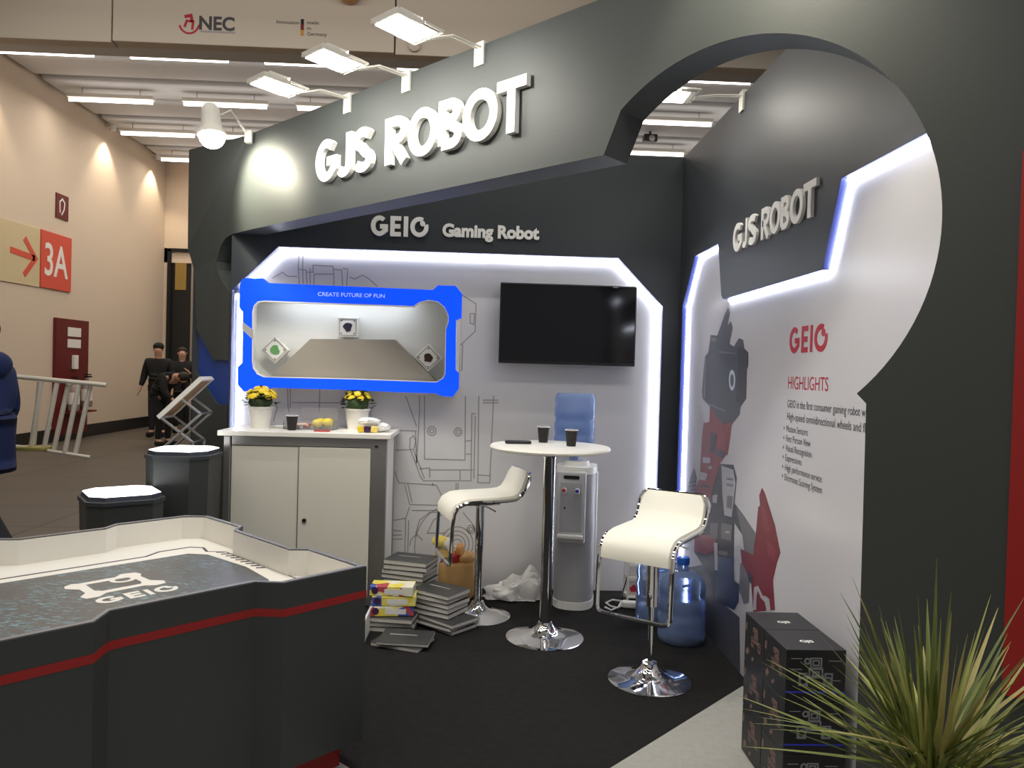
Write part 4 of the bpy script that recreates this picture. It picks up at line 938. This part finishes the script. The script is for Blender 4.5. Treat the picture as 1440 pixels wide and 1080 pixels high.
def magazine(x, y, z, rz, th, label, tilt=(0, 0)):
    t = thing('magazine', label, 'magazine', (x, y, z), rz, 'charcoal magazines by the cabinet')
    t.rotation_euler = (tilt[0], tilt[1], rz)
    if th not in _mag:
        a = part(t, 'cover', MB().box((0, 0, th-.001), (.21, .285, .0025), bevel=.001, seg=1).box((0, 0, .0008), (.21, .285, .0016)), 'mag_cover', world=False)
        b_ = part(t, 'pages', MB().box((.001, 0, th/2), (.207, .282, th-.004)), 'mag_pages', world=False)
        c_ = part(t, 'title_print', MB().box((.02, .02, th+.0007), (.012, .15, .0004)), 'line', world=False)
        _mag[th] = (a.data, b_.data, c_.data)
    else:
        for nm, me in zip(('cover', 'pages', 'title_print'), _mag[th]):
            o = bpy.data.objects.new(nm, me); COL.objects.link(o); o.parent = t
    return t
rnd = random.Random(11)
def pile(x, y, z0, n, th, rz, name, j=.008):
    for k in range(n):
        pos = 'topmost' if k == n-1 else ('lowest' if k == 0 else '%s from the floor' % ['', 'second', 'third', 'fourth', 'fifth', 'sixth', 'seventh', 'eighth', 'ninth', 'tenth', 'eleventh'][k])
        magazine(x+rnd.uniform(-j, j), y+rnd.uniform(-j, j), z0+k*(th+.0015), rz+rnd.uniform(-.06, .06), th, 'charcoal magazine in the %s, %s' % (name, pos))
pile(-.43, 4.80, 0, 11, .028, 1.25, 'tall pile by the cabinet corner', .01)
pile(-.505, 4.46, 0, 3, .026, 1.45, 'low pile under the toy boxes')
pile(-.235, 4.54, .072, 5, .026, 1.0, 'middle pile beside the left stool')
pile(-.185, 4.475, 0, 3, .022, .85, 'low spread pile by the stool foot', .02)
magazine(-.41, 4.19, 0, 1.2, .022, 'charcoal magazine lying loose in front of the piles')
magazine(-.39, 4.18, .024, 1.45, .018, 'charcoal magazine lying loose on top of another in front of the piles')
# toy cartons
TY = mat('toy_carton_print', C(236, 222, 150), .4, var=.1, vscale=20)
def toy_mat(seed):
    m = mat('toy_print_%d' % seed, C(240, 226, 150), .4, var=.05)
    nt = m.node_tree; b = nt.nodes['Principled BSDF']; tc = [n for n in nt.nodes if n.type == 'TEX_COORD'][0]
    n = nt.nodes.new('ShaderNodeTexVoronoi'); n.inputs['Scale'].default_value = 16; mp = nt.nodes.new('ShaderNodeMapping'); mp.inputs['Location'].default_value = (seed*3.1, seed, 0)
    nt.links.new(tc.outputs['Object'], mp.inputs['Vector']); nt.links.new(mp.outputs['Vector'], n.inputs['Vector'])
    sep = nt.nodes.new('ShaderNodeSeparateColor'); nt.links.new(n.outputs['Color'], sep.inputs['Color'])
    cr = nt.nodes.new('ShaderNodeValToRGB'); cr.color_ramp.interpolation = 'CONSTANT'
    e = cr.color_ramp.elements; e[0].color = (*C(240, 236, 214), 1); e[1].position = .42; e[1].color = (*C(240, 222, 90), 1)
    for p, cc in ((.62, C(240, 170, 70)), (.68, C(70, 96, 180)), (.74, C(244, 230, 120)), (.93, C(190, 80, 90))):
        x = e.new(p); x.color = (*cc, 1)
    nt.links.new(sep.outputs['Red'], cr.inputs['Fac']); nt.links.new(cr.outputs['Color'], b.inputs['Base Color'])
    return m
for k, lb in enumerate(('lowest yellow and white printed toy carton by the cabinet', 'middle yellow and white printed toy carton, pushed back', 'topmost yellow and white printed toy carton by the cabinet')):
    t = thing('toy_carton', lb, 'carton', (-.50+.012*(k % 2), 4.45, .0835+.058*k), .08-.06*k, 'printed toy cartons')
    part(t, 'box', MB().box((0, 0, .028), (.25, .13, .055), bevel=.002, seg=1), toy_mat(k+1), world=False)
    part(t, 'face_print', MB().lathe([(.02, 0), (.02, .001)], (-.095, -.0655, .03), 16, axis=(0, -1, 0)), mat('plum_disc_%d' % k, C(70, 40, 80), .5, var=.3, vscale=60), world=False)
    part(t, 'white_band', MB().box((.02, -.0655, .026), (.12, .001, .030)), 'white', world=False)
# gift bag with bread behind the piles
gb = thing('bread_bag', 'brown paper bag of bread behind the magazine piles', 'paper bag', (-.20, 5.05, 0))
kraft = mat('kraft_paper', C(186, 146, 92), .7, var=.15, vscale=12, bump=.2, bscale=30)
mb = MB(); mb.box((-.15, 5.06, .12), (.24, .14, .24), bevel=.03); part(gb, 'bag', mb, kraft, smooth=True)
for i, (x, z, sx, cc) in enumerate(((-.30, .30, .07, C(214, 178, 110)), (-.23, .27, .05, C(176, 34, 38)), (-.16, .27, .06, C(206, 160, 100)), (-.33, .37, .06, C(226, 200, 90)), (-.29, .35, .05, C(224, 214, 200)), (-.20, .32, .03, C(210, 150, 80)))):
    x += .07; single('bread_packet', MB().blob((x, 5.05, z), (sx, .05, .045), 2, .14, i+20), mat('bread_film_%d' % i, cc, .4, var=.2, vscale=25),
           ['tan bread packet leaning in the brown bag', 'red packet in the brown bag', 'light brown packet at the right of the brown bag', 'yellow packet sticking highest out of the brown bag', 'white crumpled packet in the brown bag', 'small orange packet in the brown bag'][i], 'packet', (x, 5.05, z-.04), 'packets in the brown bag', smooth=True)

# ================================================================== stacked robot cartons
M['carton_black'] = mat('black_carton', C(34, 34, 36), .45, var=.06)
M['ink_grey'] = mat('grey_carton_ink', C(138, 140, 142), .5, var=.1)
M['ink_rose'] = mat('rose_carton_ink', C(126, 98, 92), .5, var=.2, vscale=50)
M['ink_blue'] = mat('blue_carton_ink', C(52, 62, 190), .45, var=.05)
def robot_marks(mb, fr, x, y, k, d):
    R = lambda a, b, w, h, t: mb.stroke([(x+a*k, y+b*k), (x+(a+w)*k, y+b*k), (x+(a+w)*k, y+(b+h)*k), (x+a*k, y+(b+h)*k)], t*k, fr, d, d+.0004, True)
    R(-.18, .62, .36, .32, .05); R(-.10, .70, .2, .16, .05); R(-.22, .30, .44, .28, .06); R(-.10, .36, .20, .12, .05)
    for sx in (-1, 1):
        R(sx*.42-.14, .02, .28, .40, .05); mb.stroke([(x+q[0], y+q[1]) for q in arc(sx*.42*k, .17*k, .12*k, .13*k, 0, 360, 10)[:-1]], .05*k, fr, d, d+.0004, True)
        mb.stroke([(x+sx*.22*k, y+.45*k), (x+sx*.36*k, y+.34*k)], .05*k, fr, d, d+.0004)
    mb.stroke([(x+q[0], y+q[1]) for q in arc(-.30*k, .84*k, .09*k, .09*k, 0, 360, 10)[:-1]], .06*k, fr, d, d+.0004, True)
def carton(x0, y0, z0, lb):
    W_, D_, H_ = .215, .208, .187
    t = thing('robot_carton', lb, 'carton', (x0+W_/2, y0+D_/2, z0), 0, 'black robot cartons by the poster wall')
    part(t, 'box', MB().box((0, 0, H_/2), (W_, D_, H_-.001), bevel=.0015, seg=1), 'carton_black', world=False)
    fr = Frame((0, -D_/2, 0), (1, 0, 0), Z)
    mb = MB(); robot_marks(mb, fr, 0, .058, .105, .0002)
    for a, b, z in ((-.09, -.05, .155), (-.09, -.05, .117), (.045, .09, .148), (.06, .09, .078)): mb.stroke([(a, z), (b, z)], .003, fr, .0002, .0006)
    part(t, 'robot_print', mb, 'ink_grey', world=False, label='grey robot picture', kind='stuff')
    part(t, 'blue_line', MB().stroke([(-W_/2, .036), (W_/2, .036)], .006, fr, .0002, .0008), 'ink_blue', world=False)
    fl = Frame((-W_/2, 0, 0), (0, -1, 0), Z)
    mb = MB(); robot_marks(mb, fl, .02, .075, .085, .0002); mb.stroke([(-.08, .03), (-.055, .05)], .02, fl, .0002, .0006); mb.stroke([(-.09, .12), (-.085, .15)], .015, fl, .0002, .0006); mb.stroke([(-.02, .02), (.0, .035)], .012, fl, .0002, .0006)
    part(t, 'side_print', mb, 'ink_rose', world=False, label='rosy robot picture on the side', kind='stuff')
    ft = Frame((0, 0, H_), (1, 0, 0), (0, 1, 0)); part(t, 'top_logo', MB().text('GJS', ft, -.025, -.03, height=.022, width=.05, d0=.0, d1=.0005, bold=.03), 'letter', world=False)
    return t
lv = ['bottom', 'middle', 'top']
for k in range(3):
    carton(1.092, 2.628, .001+.188*k, 'black robot carton at the %s of the stack nearest the spiky plant' % lv[k])
    carton(1.092, 2.840, .001+.188*k, 'black robot carton at the %s of the stack nearest the black carpet' % lv[k])

# ================================================================== spiky plant at the front right
pl = thing('potted_dracaena', 'spiky green dracaena in a pot in front of the arch', 'potted plant', (1.01, 1.63, 0))
part(pl, 'pot', MB().lathe([(0, 0), (.12, 0), (.16, .30), (.168, .30), (.168, .33), (.15, .33), (.145, .29), (0, .28)], (0, 0, 0), 32), mat('grey_pot', C(92, 90, 86), .6, var=.06), world=False, smooth=True)
part(pl, 'soil', MB().lathe([(0, .27), (.143, .285), (0, .295)], (0, 0, 0), 20), mat('potting_soil', C(44, 34, 26), .95, var=.3, vscale=40), world=False)
part(pl, 'stem', MB().tube([(0, 0, .28), (.01, 0, .45), (0, .01, .70)], [.022, .02, .03], 10), mat('dracaena_stem', C(96, 86, 60), .8, var=.2, vscale=30), world=False, smooth=True)
lm = [mat('dracaena_leaf_%d' % i, c, .5, var=.25, vscale=14) for i, c in enumerate((C(126, 134, 66), C(164, 166, 96), C(94, 108, 50), C(178, 168, 106)))]
rnd = random.Random(21)
for i in range(230):
    az = rnd.uniform(0, 2*PI); el = math.radians(rnd.choice((rnd.uniform(45, 88), rnd.uniform(15, 60), rnd.uniform(-15, 35))))
    L = rnd.uniform(.28, .44); w0 = rnd.uniform(.005, .0085); droop = rnd.uniform(.02, .12)*(1 if el < 1 else .4)
    dv = Vector((math.cos(az)*math.cos(el), math.sin(az)*math.cos(el), math.sin(el))); sd = Vector((-math.sin(az), math.cos(az), 0)); up = dv.cross(sd)
    if up.z < 0: up = -up
    base = Vector((math.cos(az)*.02, math.sin(az)*.02, .645+rnd.uniform(-.07, .06)))
    mb = MB(); rows = []
    for k in range(7):
        tt = k/6; c = base+dv*L*tt+Vector((0, 0, -droop*L*tt*tt*1.6)); ww = w0*(.55+1.2*tt if tt < .3 else 1.0)*(1-tt**2.2)+.0004
        rows.append([mb.bm.verts.new(c+sd*ww+up*ww*.35), mb.bm.verts.new(c), mb.bm.verts.new(c-sd*ww+up*ww*.35)])
    for A, B in zip(rows, rows[1:]):
        mb.bm.faces.new((A[0], A[1], B[1], B[0])); mb.bm.faces.new((A[1], A[2], B[2], B[1]))
    part(pl, 'leaf', mb, lm[rnd.choice((0, 0, 1, 2, 2, 3))], world=False, smooth=True)

# ================================================================== lamps on the stand
def flood_lamp(name, label, fr, x, z, reach, drop, power, aim, tiltdeg):
    """white LED flood on a double-rod arm clamped over the top edge of a panel; fr = panel face frame"""
    t = thing(name, label, 'arm lamp', fr(x, z, 0), 0, 'arm flood lamps on the stand')
    mb = MB(); mb.prism([(x-.03, z-.06), (x+.03, z-.06), (x+.03, z+.045), (x-.03, z+.045)], fr, .001, .012); mb.prism([(x-.03, z+.032), (x+.03, z+.032), (x+.03, z+.045), (x-.03, z+.045)], fr, -.03, .001)
    part(t, 'clamp', mb, 'lamp_metal')
    for s in (-.012, .012): part(t, 'arm_rod', MB().tube([fr(x+s, z+.02, .01), fr(x+s, z+.015, reach*.5), fr(x+s, z-drop, reach-.04)], .005, 6), 'lamp_metal', smooth=True)
    hw, hl = .085, .11
    c = Vector(fr(x, z-drop, reach)); ex = fr.ex; tl = math.radians(tiltdeg)
    out = fr.en*math.cos(tl)+Vector((0, 0, 1))*math.sin(tl)          # away from the panel and up
    nr = (Vector((0, 0, -1))*math.cos(tl)+fr.en*math.sin(tl))         # the way the lens faces
    hf = Frame(c, ex, out)
    if hf.en.dot(nr) < 0: hf = Frame(c, -ex, out)
    part(t, 'head', MB().prism([(-hw, -.03), (hw, -.03), (hw, 2*hl-.03), (-hw, 2*hl-.03)], hf, -.022, 0), 'lamp_metal')
    part(t, 'lens', MB().prism([(-hw*.86, .0), (hw*.86, .0), (hw*.86, 2*hl-.045), (-hw*.86, 2*hl-.045)], hf, .0005, .003), 'flood', label='glowing lens')
    part(t, 'yoke', MB().tube([hf(-hw-.006, .05, -.01), hf(-hw-.008, -.05, -.01), hf(hw+.008, -.05, -.01), hf(hw+.006, .05, -.01)], .006, 6), 'lamp_metal', smooth=True)
    part(t, 'back_fin', MB().prism([(-.05, .03), (.05, .03), (.05, .14), (-.05, .14)], hf, -.05, -.022), 'lamp_metal')
    l = bpy.data.lights.new('flood_light', 'AREA'); l.shape = 'RECTANGLE'; l.size = .15; l.size_y = .18; l.energy = power; l.color = (1.0, .97, .88)
    lo_ = bpy.data.objects.new('flood_light', l); COL.objects.link(lo_); lo_.location = c+out*.08+nr*.012
    lo_.rotation_euler = (Vector(aim)-lo_.location).to_track_quat('-Z', 'Y').to_euler()
    return t
fl_lab = ['white arm flood lamp above the letter G of the arch sign', 'white arm flood lamp above the middle of the arch sign', 'white arm flood lamp above the last letters of the arch sign']
for (x, lb) in zip((-3.543, -3.037, -2.513), fl_lab):
    flood_lamp('arm_lamp', lb, af, x, 2.965, .36, .045, FLOOD, af(x, 2.55, 0), 2)
flood_lamp('arm_lamp', 'white arm flood lamp on the side wall seen through the round opening', rfr, -3.964, 2.972, .30, .0, FLOOD*.45, rfr(-3.8, 1.9, 0), 0)
def par_lamp(label, c, axis, arm, power, target, angle):
    t = thing('spot_lamp', label, 'spot lamp', tuple(c), 0, 'round spot lamps on the arch')
    c = Vector(c); ax = Vector(axis).normalized()
    part(t, 'housing', MB().lathe([(.0, .20), (.035, .195), (.052, .17), (.056, .12), (.062, .05), (.088, .0), (.084, -.004), (.055, .04), (0, .05)], c, 24, axis=-ax), 'lamp_metal', smooth=True)
    part(t, 'bulb', MB().blob(c+ax*.005, (.078, .078, .078), 3), 'bulb', smooth=True, label='bright bulb')
    part(t, 'arm', MB().tube([c-ax*.10, c-ax*.12+Vector((.10, .06, .06)), Vector(arm)], .008, 8), 'lamp_metal', smooth=True)
    part(t, 'bracket', MB().box(arm, (.05, .05, .08), bevel=.006), 'lamp_metal')
    spot('spot_lamp_light', c+ax*.085, target, power, angle, .45, (1.0, .93, .72), .06)
    return t
pc = onD(298, 190, 3.06)
par_lamp('round white spot lamp glaring at the left end of the arch', pc, (.12, -.12, -1), af(-4.60, 2.97, .02), SPOT_L, Vector(af(-4.50, 2.70, 0)), 100)
par_lamp('round white spot lamp above the round opening of the arch', (.60, 2.22, 3.18), (.3, .3, -.9), af(-1.12, 2.98, .02), SPOT_R, Vector(af(-1.12, 2.72, 0)), 100)

# ================================================================== brochure stand behind the tall plinth
bs = thing('brochure_stand', 'folding zigzag brochure stand of thin silver bars behind the tall plinth', 'brochure stand', (-2.0, 5.03, 0))
YN, YF_ = 4.93, 5.13
B2 = lambda px, py: Vector((onY(px, py, YN).x, 0, onY(px, py, YN).z))
pA, pB, pC, pD = B2(223, 585), B2(281, 532), B2(251, 558), B2(282, 582)
pE = pA+(pD-pC)*1.55; pF = pD+(pA-pB)*1.0
low = [(pA, pE), (pC, pD), (pD, pF)]
down = Vector((0, 0, -(pA.z-pF.z)))
for Y in (YN, YF_):
    for a, b in low+[(pE, pE+Vector((-.02, 0, -.42))), (pF, pF+Vector((.30, 0, -.44))), (pE+Vector((-.02, 0, -.42)), Vector((pA.x, 0, .02))), (pF+Vector((.30, 0, -.44)), Vector((pA.x+.05, 0, .02)))]:
        part(bs, 'bar', MB().tube([(a.x, Y, a.z), (b.x, Y, b.z)], .009, 6), 'alu')
for p_ in (pA, pD, pE, pF, pB): part(bs, 'cross_bar', MB().tube([(p_.x, YN, p_.z), (p_.x, YF_, p_.z)], .007, 6), 'alu')
ax_ = (pB-pA); Ln = ax_.length; axn = ax_/Ln
tf = Frame((pA.x, YN, pA.z), (axn.x, 0, axn.z), (0, 1, 0))
mb = MB(); mb.stroke([(0, 0), (Ln, 0), (Ln, YF_-YN), (0, YF_-YN)], .016, tf, -.02, .008, True); part(bs, 'tray_frame', mb, 'lamp_metal')
part(bs, 'tray', MB().prism([(0, 0), (Ln, 0), (Ln, YF_-YN), (0, YF_-YN)], tf, -.012, -.006), mat('tray_print', C(150, 116, 84), .5, var=.45, vscale=18))
for i in range(1): single('brochure', MB().prism([(.03+i*.004, .02), (Ln-.03, .02), (Ln-.03, YF_-YN-.02), (.03+i*.004, YF_-YN-.02)], tf, -.005+i*.002, -.0035+i*.002), mat('brochure_print_%d' % i, C(150, 112, 78), .5, var=.4, vscale=22), 'brown printed brochure in the tray of the zigzag stand', 'brochure', tuple(tf(0, 0, 0)), 'brochures in the stand')

# ================================================================== people
def skin_obj(name, verts, edges, radii, root=0, sub=2, smooth=0):
    me = bpy.data.meshes.new(name); me.from_pydata(verts, edges, [])
    o = bpy.data.objects.new(name, me); COL.objects.link(o)
    sk = o.modifiers.new('s', 'SKIN'); sk.use_smooth_shade = True
    for i, v in enumerate(me.skin_vertices[0].data):
        r = radii[i]; v.radius = r if isinstance(r, tuple) else (r, r); v.use_root = (i == root)
    ss = o.modifiers.new('u', 'SUBSURF'); ss.levels = sub; ss.render_levels = sub
    if smooth:
        sm_ = o.modifiers.new('m', 'SMOOTH'); sm_.factor = .6; sm_.iterations = smooth
    dg = bpy.context.evaluated_depsgraph_get(); m2 = bpy.data.meshes.new_from_object(o.evaluated_get(dg))
    bpy.data.objects.remove(o); bpy.data.meshes.remove(me); m2.name = name
    bq = bmesh.new(); bq.from_mesh(m2); bmesh.ops.delete(bq, geom=[v for v in bq.verts if not v.link_faces], context='VERTS'); bq.to_mesh(m2); bq.free()
    m2.polygons.foreach_set('use_smooth', [True]*len(m2.polygons)); return m2
def person(label, loc, rz, k, pose, jacket, trouser, hat=None, hair=None, hood=False, puff=1.0, drop=.55):
    """pose: dict of joint positions in metres, the figure faces -y"""
    J = dict(pelvis=(0, 0, .96), waist=(0, 0, 1.10), chest=(0, 0, 1.30), neck=(0, .0, 1.49), chin=(0, -.02, 1.57), skull=(0, -.01, 1.66), crown=(0, 0, 1.74), nose=(0, -.11, 1.635),
             shL=(-.19, 0, 1.42), elL=(-.25, .02, 1.13), wrL=(-.26, -.05, .88), shR=(.19, 0, 1.42), elR=(.25, .02, 1.13), wrR=(.26, -.05, .88),
             hipL=(-.095, 0, .90), knL=(-.10, -.02, .50), anL=(-.10, .02, .09), toL=(-.11, -.15, .04), hipR=(.095, 0, .90), knR=(.10, -.02, .50), anR=(.10, .02, .09), toR=(.11, -.15, .04))
    J.update(pose); V = {n: Vector(p)*k for n, p in J.items()}
    names = ['pelvis', 'waist', 'chest', 'neck', 'chin', 'skull', 'crown', 'nose', 'shL', 'elL', 'wrL', 'shR', 'elR', 'wrR', 'hipL', 'knL', 'anL', 'toL', 'hipR', 'knR', 'anR', 'toR']
    rad = dict(pelvis=.13, waist=.12, chest=(.15, .11), neck=.058, chin=.078, skull=(.092, .108), crown=.07, nose=.016, shL=.062, elL=.042, wrL=.028, shR=.062, elR=.042, wrR=.028, hipL=.085, knL=.055, anL=.04, toL=.035, hipR=.085, knR=.055, anR=.04, toR=.035)
    E = [('pelvis', 'waist'), ('waist', 'chest'), ('chest', 'neck'), ('neck', 'chin'), ('chin', 'skull'), ('skull', 'crown'), ('skull', 'nose'), ('chest', 'shL'), ('shL', 'elL'), ('elL', 'wrL'), ('chest', 'shR'), ('shR', 'elR'), ('elR', 'wrR'), ('pelvis', 'hipL'), ('hipL', 'knL'), ('knL', 'anL'), ('anL', 'toL'), ('pelvis', 'hipR'), ('hipR', 'knR'), ('knR', 'anR'), ('anR', 'toR')]
    verts = [V[n] for n in names]; radii = [tuple(x*k for x in rad[n]) if isinstance(rad[n], tuple) else rad[n]*k for n in names]
    edges = [(names.index(a), names.index(b)) for a, b in E]
    for s in ('L', 'R'):                                   # palm and five fingers
        w = V['wr'+s]; d = (w-V['el'+s]).normalized(); side = d.cross(Vector((0, 1, 0)) if abs(d.y) < .9 else Vector((1, 0, 0))).normalized(); fwd = d.cross(side)
        palm = w+d*.06*k; verts.append(palm); radii.append((.036*k, .018*k)); pi_ = len(verts)-1; edges.append((names.index('wr'+s), pi_))
        for j, ln in enumerate((.075, .085, .08, .062)):
            off = (j-1.5)*.019*k
            a = palm+d*.035*k+fwd*off; b_ = a+d*ln*.55*k; c_ = b_+d*ln*.4*k+side*.012*k
            for q, prev in ((a, pi_), (b_, None), (c_, None)):
                verts.append(q); radii.append(.0085*k); edges.append((prev if prev is not None else len(verts)-2, len(verts)-1))
        a = palm-d*.02*k-fwd*.035*k; b_ = a+d*.045*k-fwd*.02*k
        verts.append(a); radii.append(.011*k); edges.append((pi_, len(verts)-1)); verts.append(b_); radii.append(.009*k); edges.append((len(verts)-2, len(verts)-1))
    me = skin_obj('person', verts, edges, radii); me.materials.append(M['skin'])
    o = bpy.data.objects.new('person', me); COL.objects.link(o); o.location = loc; o.rotation_euler = (0, 0, rz); tag(o, label, 'person')
    def child(name, nm, rr, m, ee, root):
        vv = [V[n] for n in nm]; me2 = skin_obj(name, vv, [(nm.index(a), nm.index(b)) for a, b in ee], [tuple(x*k for x in rr[n]) if isinstance(rr[n], tuple) else rr[n]*k for n in nm], nm.index(root), 2, 10)
        me2.materials.append(M[m]); c = bpy.data.objects.new(name, me2); COL.objects.link(c); c.parent = o; return c
    V['collar'] = V['neck']-(V['neck']-V['chest'])*.12
    V['cufL'] = V['wrL']-(V['wrL']-V['elL'])*.06; V['cufR'] = V['wrR']-(V['wrR']-V['elR'])*.06
    V['hem'] = V['pelvis']+(V['pelvis']-V['waist'])*drop
    child('jacket', ['hem', 'pelvis', 'waist', 'chest', 'collar', 'shL', 'elL', 'cufL', 'shR', 'elR', 'cufR'], dict(hem=(.19*puff, .15*puff), pelvis=(.185*puff, .15*puff), waist=(.17*puff, .145*puff), chest=(.20*puff, .15*puff), collar=.085, shL=.10, elL=.075, cufL=.05, shR=.10, elR=.075, cufR=.05), jacket,
          [('hem', 'pelvis'), ('pelvis', 'waist'), ('waist', 'chest'), ('chest', 'collar'), ('chest', 'shL'), ('shL', 'elL'), ('elL', 'cufL'), ('chest', 'shR'), ('shR', 'elR'), ('elR', 'cufR')], 'pelvis')
    child('trousers', ['pelvis', 'hipL', 'knL', 'anL', 'hipR', 'knR', 'anR'], dict(pelvis=.14, hipL=.10, knL=.075, anL=.062, hipR=.10, knR=.075, anR=.062), trouser,
          [('pelvis', 'hipL'), ('hipL', 'knL'), ('knL', 'anL'), ('pelvis', 'hipR'), ('hipR', 'knR'), ('knR', 'anR')], 'pelvis')
    for s in ('L', 'R'):
        a, b_ = V['an'+s], V['to'+s]; f = (b_-a); f.z = 0; f.normalize(); c = (a+b_)/2
        mb = MB(); mb.box((0, 0, 0), (.095*k, .27*k, .085*k), bevel=.03*k, seg=3)
        sh = part(o, 'shoe', mb, 'cloth_black', world=False, smooth=True); sh.location = (c.x, c.y, .043*k); sh.rotation_euler = (0, 0, math.atan2(f.y, f.x)+PI/2)
    sk, cw = V['skull'], V['crown']; ud = (cw-sk).normalized()
    for sx in (-1, 1):
        part(o, 'eye', MB().blob(sk+Vector((sx*.032, -.082, -.003))*k, (.012*k, .008*k, .008*k), 2), 'black', world=False, smooth=True)
        part(o, 'ear', MB().blob(sk+Vector((sx*.083, .0, -.015))*k, (.012*k, .02*k, .03*k), 2), 'skin', world=False, smooth=True)
    part(o, 'mouth', MB().box(sk+Vector((0, -.082, -.075))*k, (.045*k, .008*k, .008*k)), 'red_print', world=False)
    if hat: part(o, 'hat', MB().blob(sk+ud*.045*k, (.098*k, .108*k, .085*k), 3), hat, world=False, smooth=True)
    if hair: part(o, 'hair', MB().blob(sk+ud*.035*k+Vector((0, .02, 0))*k, (.096*k, .104*k, .088*k), 3), hair, world=False, smooth=True)
    if hood: part(o, 'hood', MB().blob(V['collar']+Vector((0, .10, .0))*k, (.13*k, .08*k, .09*k), 3), jacket, world=False, smooth=True)
    return o
M['hair_dark'] = mat('dark_hair', C(40, 30, 24), .7, var=.2, vscale=40)
person('person in a navy hooded jacket carrying the ladder at the left edge', (-3.225, 4.98, 0), math.radians(-100), 1.0, dict(wrR=(.20, -.22, .98), elR=(.26, .04, 1.12), wrL=(-.22, -.2, 1.0), knL=(-.10, -.14, .50), anL=(-.10, .0, .10), knR=(.10, .14, .54), anR=(.10, .42, .17), toR=(.11, .30, .05)), 'navy', 'trousers', hair='hair_dark', hood=True, puff=1.28, drop=1.2)
person('person in a dark jacket and knit cap walking along the beige wall', (-6.58, 15.6, 0), math.radians(10), 1.06, dict(wrL=(-.30, -.06, .92)), 'cloth_black', 'trousers_plum', hat='cloth_black')
person('person in black bending forward behind the brochure stand', (-5.75, 13.9, 0), math.radians(60), 1.0, dict(pelvis=(0, .12, .92), waist=(0, .05, 1.06), chest=(0, -.16, 1.20), neck=(0, -.33, 1.26), chin=(0, -.41, 1.24), skull=(0, -.49, 1.24), crown=(0, -.56, 1.27), nose=(0, -.52, 1.14), shL=(-.19, -.22, 1.24), elL=(-.24, -.30, .98), wrL=(-.16, -.45, .84), shR=(.19, -.22, 1.24), elR=(.24, -.30, .98), wrR=(.16, -.45, .84), hipL=(-.095, .10, .88), hipR=(.095, .10, .88)), 'cloth_black', 'cloth_black', hair='hair_dark')
person('person in black standing in front of the dark far door', (-6.5, 16.6, 0), math.radians(20), 1.03, dict(wrR=(.14, -.26, 1.25), elR=(.25, -.05, 1.12)), 'cloth_black', 'cloth_black', hair='hair_dark')

# ================================================================== ladder carried past the stand
ld = thing('ladder', 'pale aluminium ladder carried sideways by the person in navy', 'ladder', (-3.0, 5.35, .9))
YL = 5.35
L2 = lambda px, py, dy=0: (onY(px, py, YL).x, YL+dy, onY(px, py, YL).z)
ml = mat('pale_ladder_metal', C(200, 192, 178), .5, .2, var=.06)
part(ld, 'side_rail', MB().tube([L2(5, 528), L2(150, 541.5)], .016, 8), ml)
part(ld, 'side_rail', MB().tube([L2(62, 633), L2(127, 643)], .012, 8), ml)
part(ld, 'side_rail', MB().tube([L2(5, 626), L2(66, 632)], .012, 8), ml)
c = Vector(L2(48, 630)); part(ld, 'platform', MB().box(c+Vector((0, 0, 0)), (.19, .16, .025), bevel=.006), mat('olive_platform', C(146, 136, 70), .6, var=.1))
for a, b, dy in (((50, 537), (41, 626), .05), ((58, 537), (44, 627), 0), ((80, 539), (62, 630), 0), ((92, 540), (71, 634), .04), ((111, 541), (91, 637), 0), ((123, 542), (102, 638), .04)):
    part(ld, 'rung', MB().tube([L2(*a, dy), L2(*b, dy)], .0165, 8), ml)
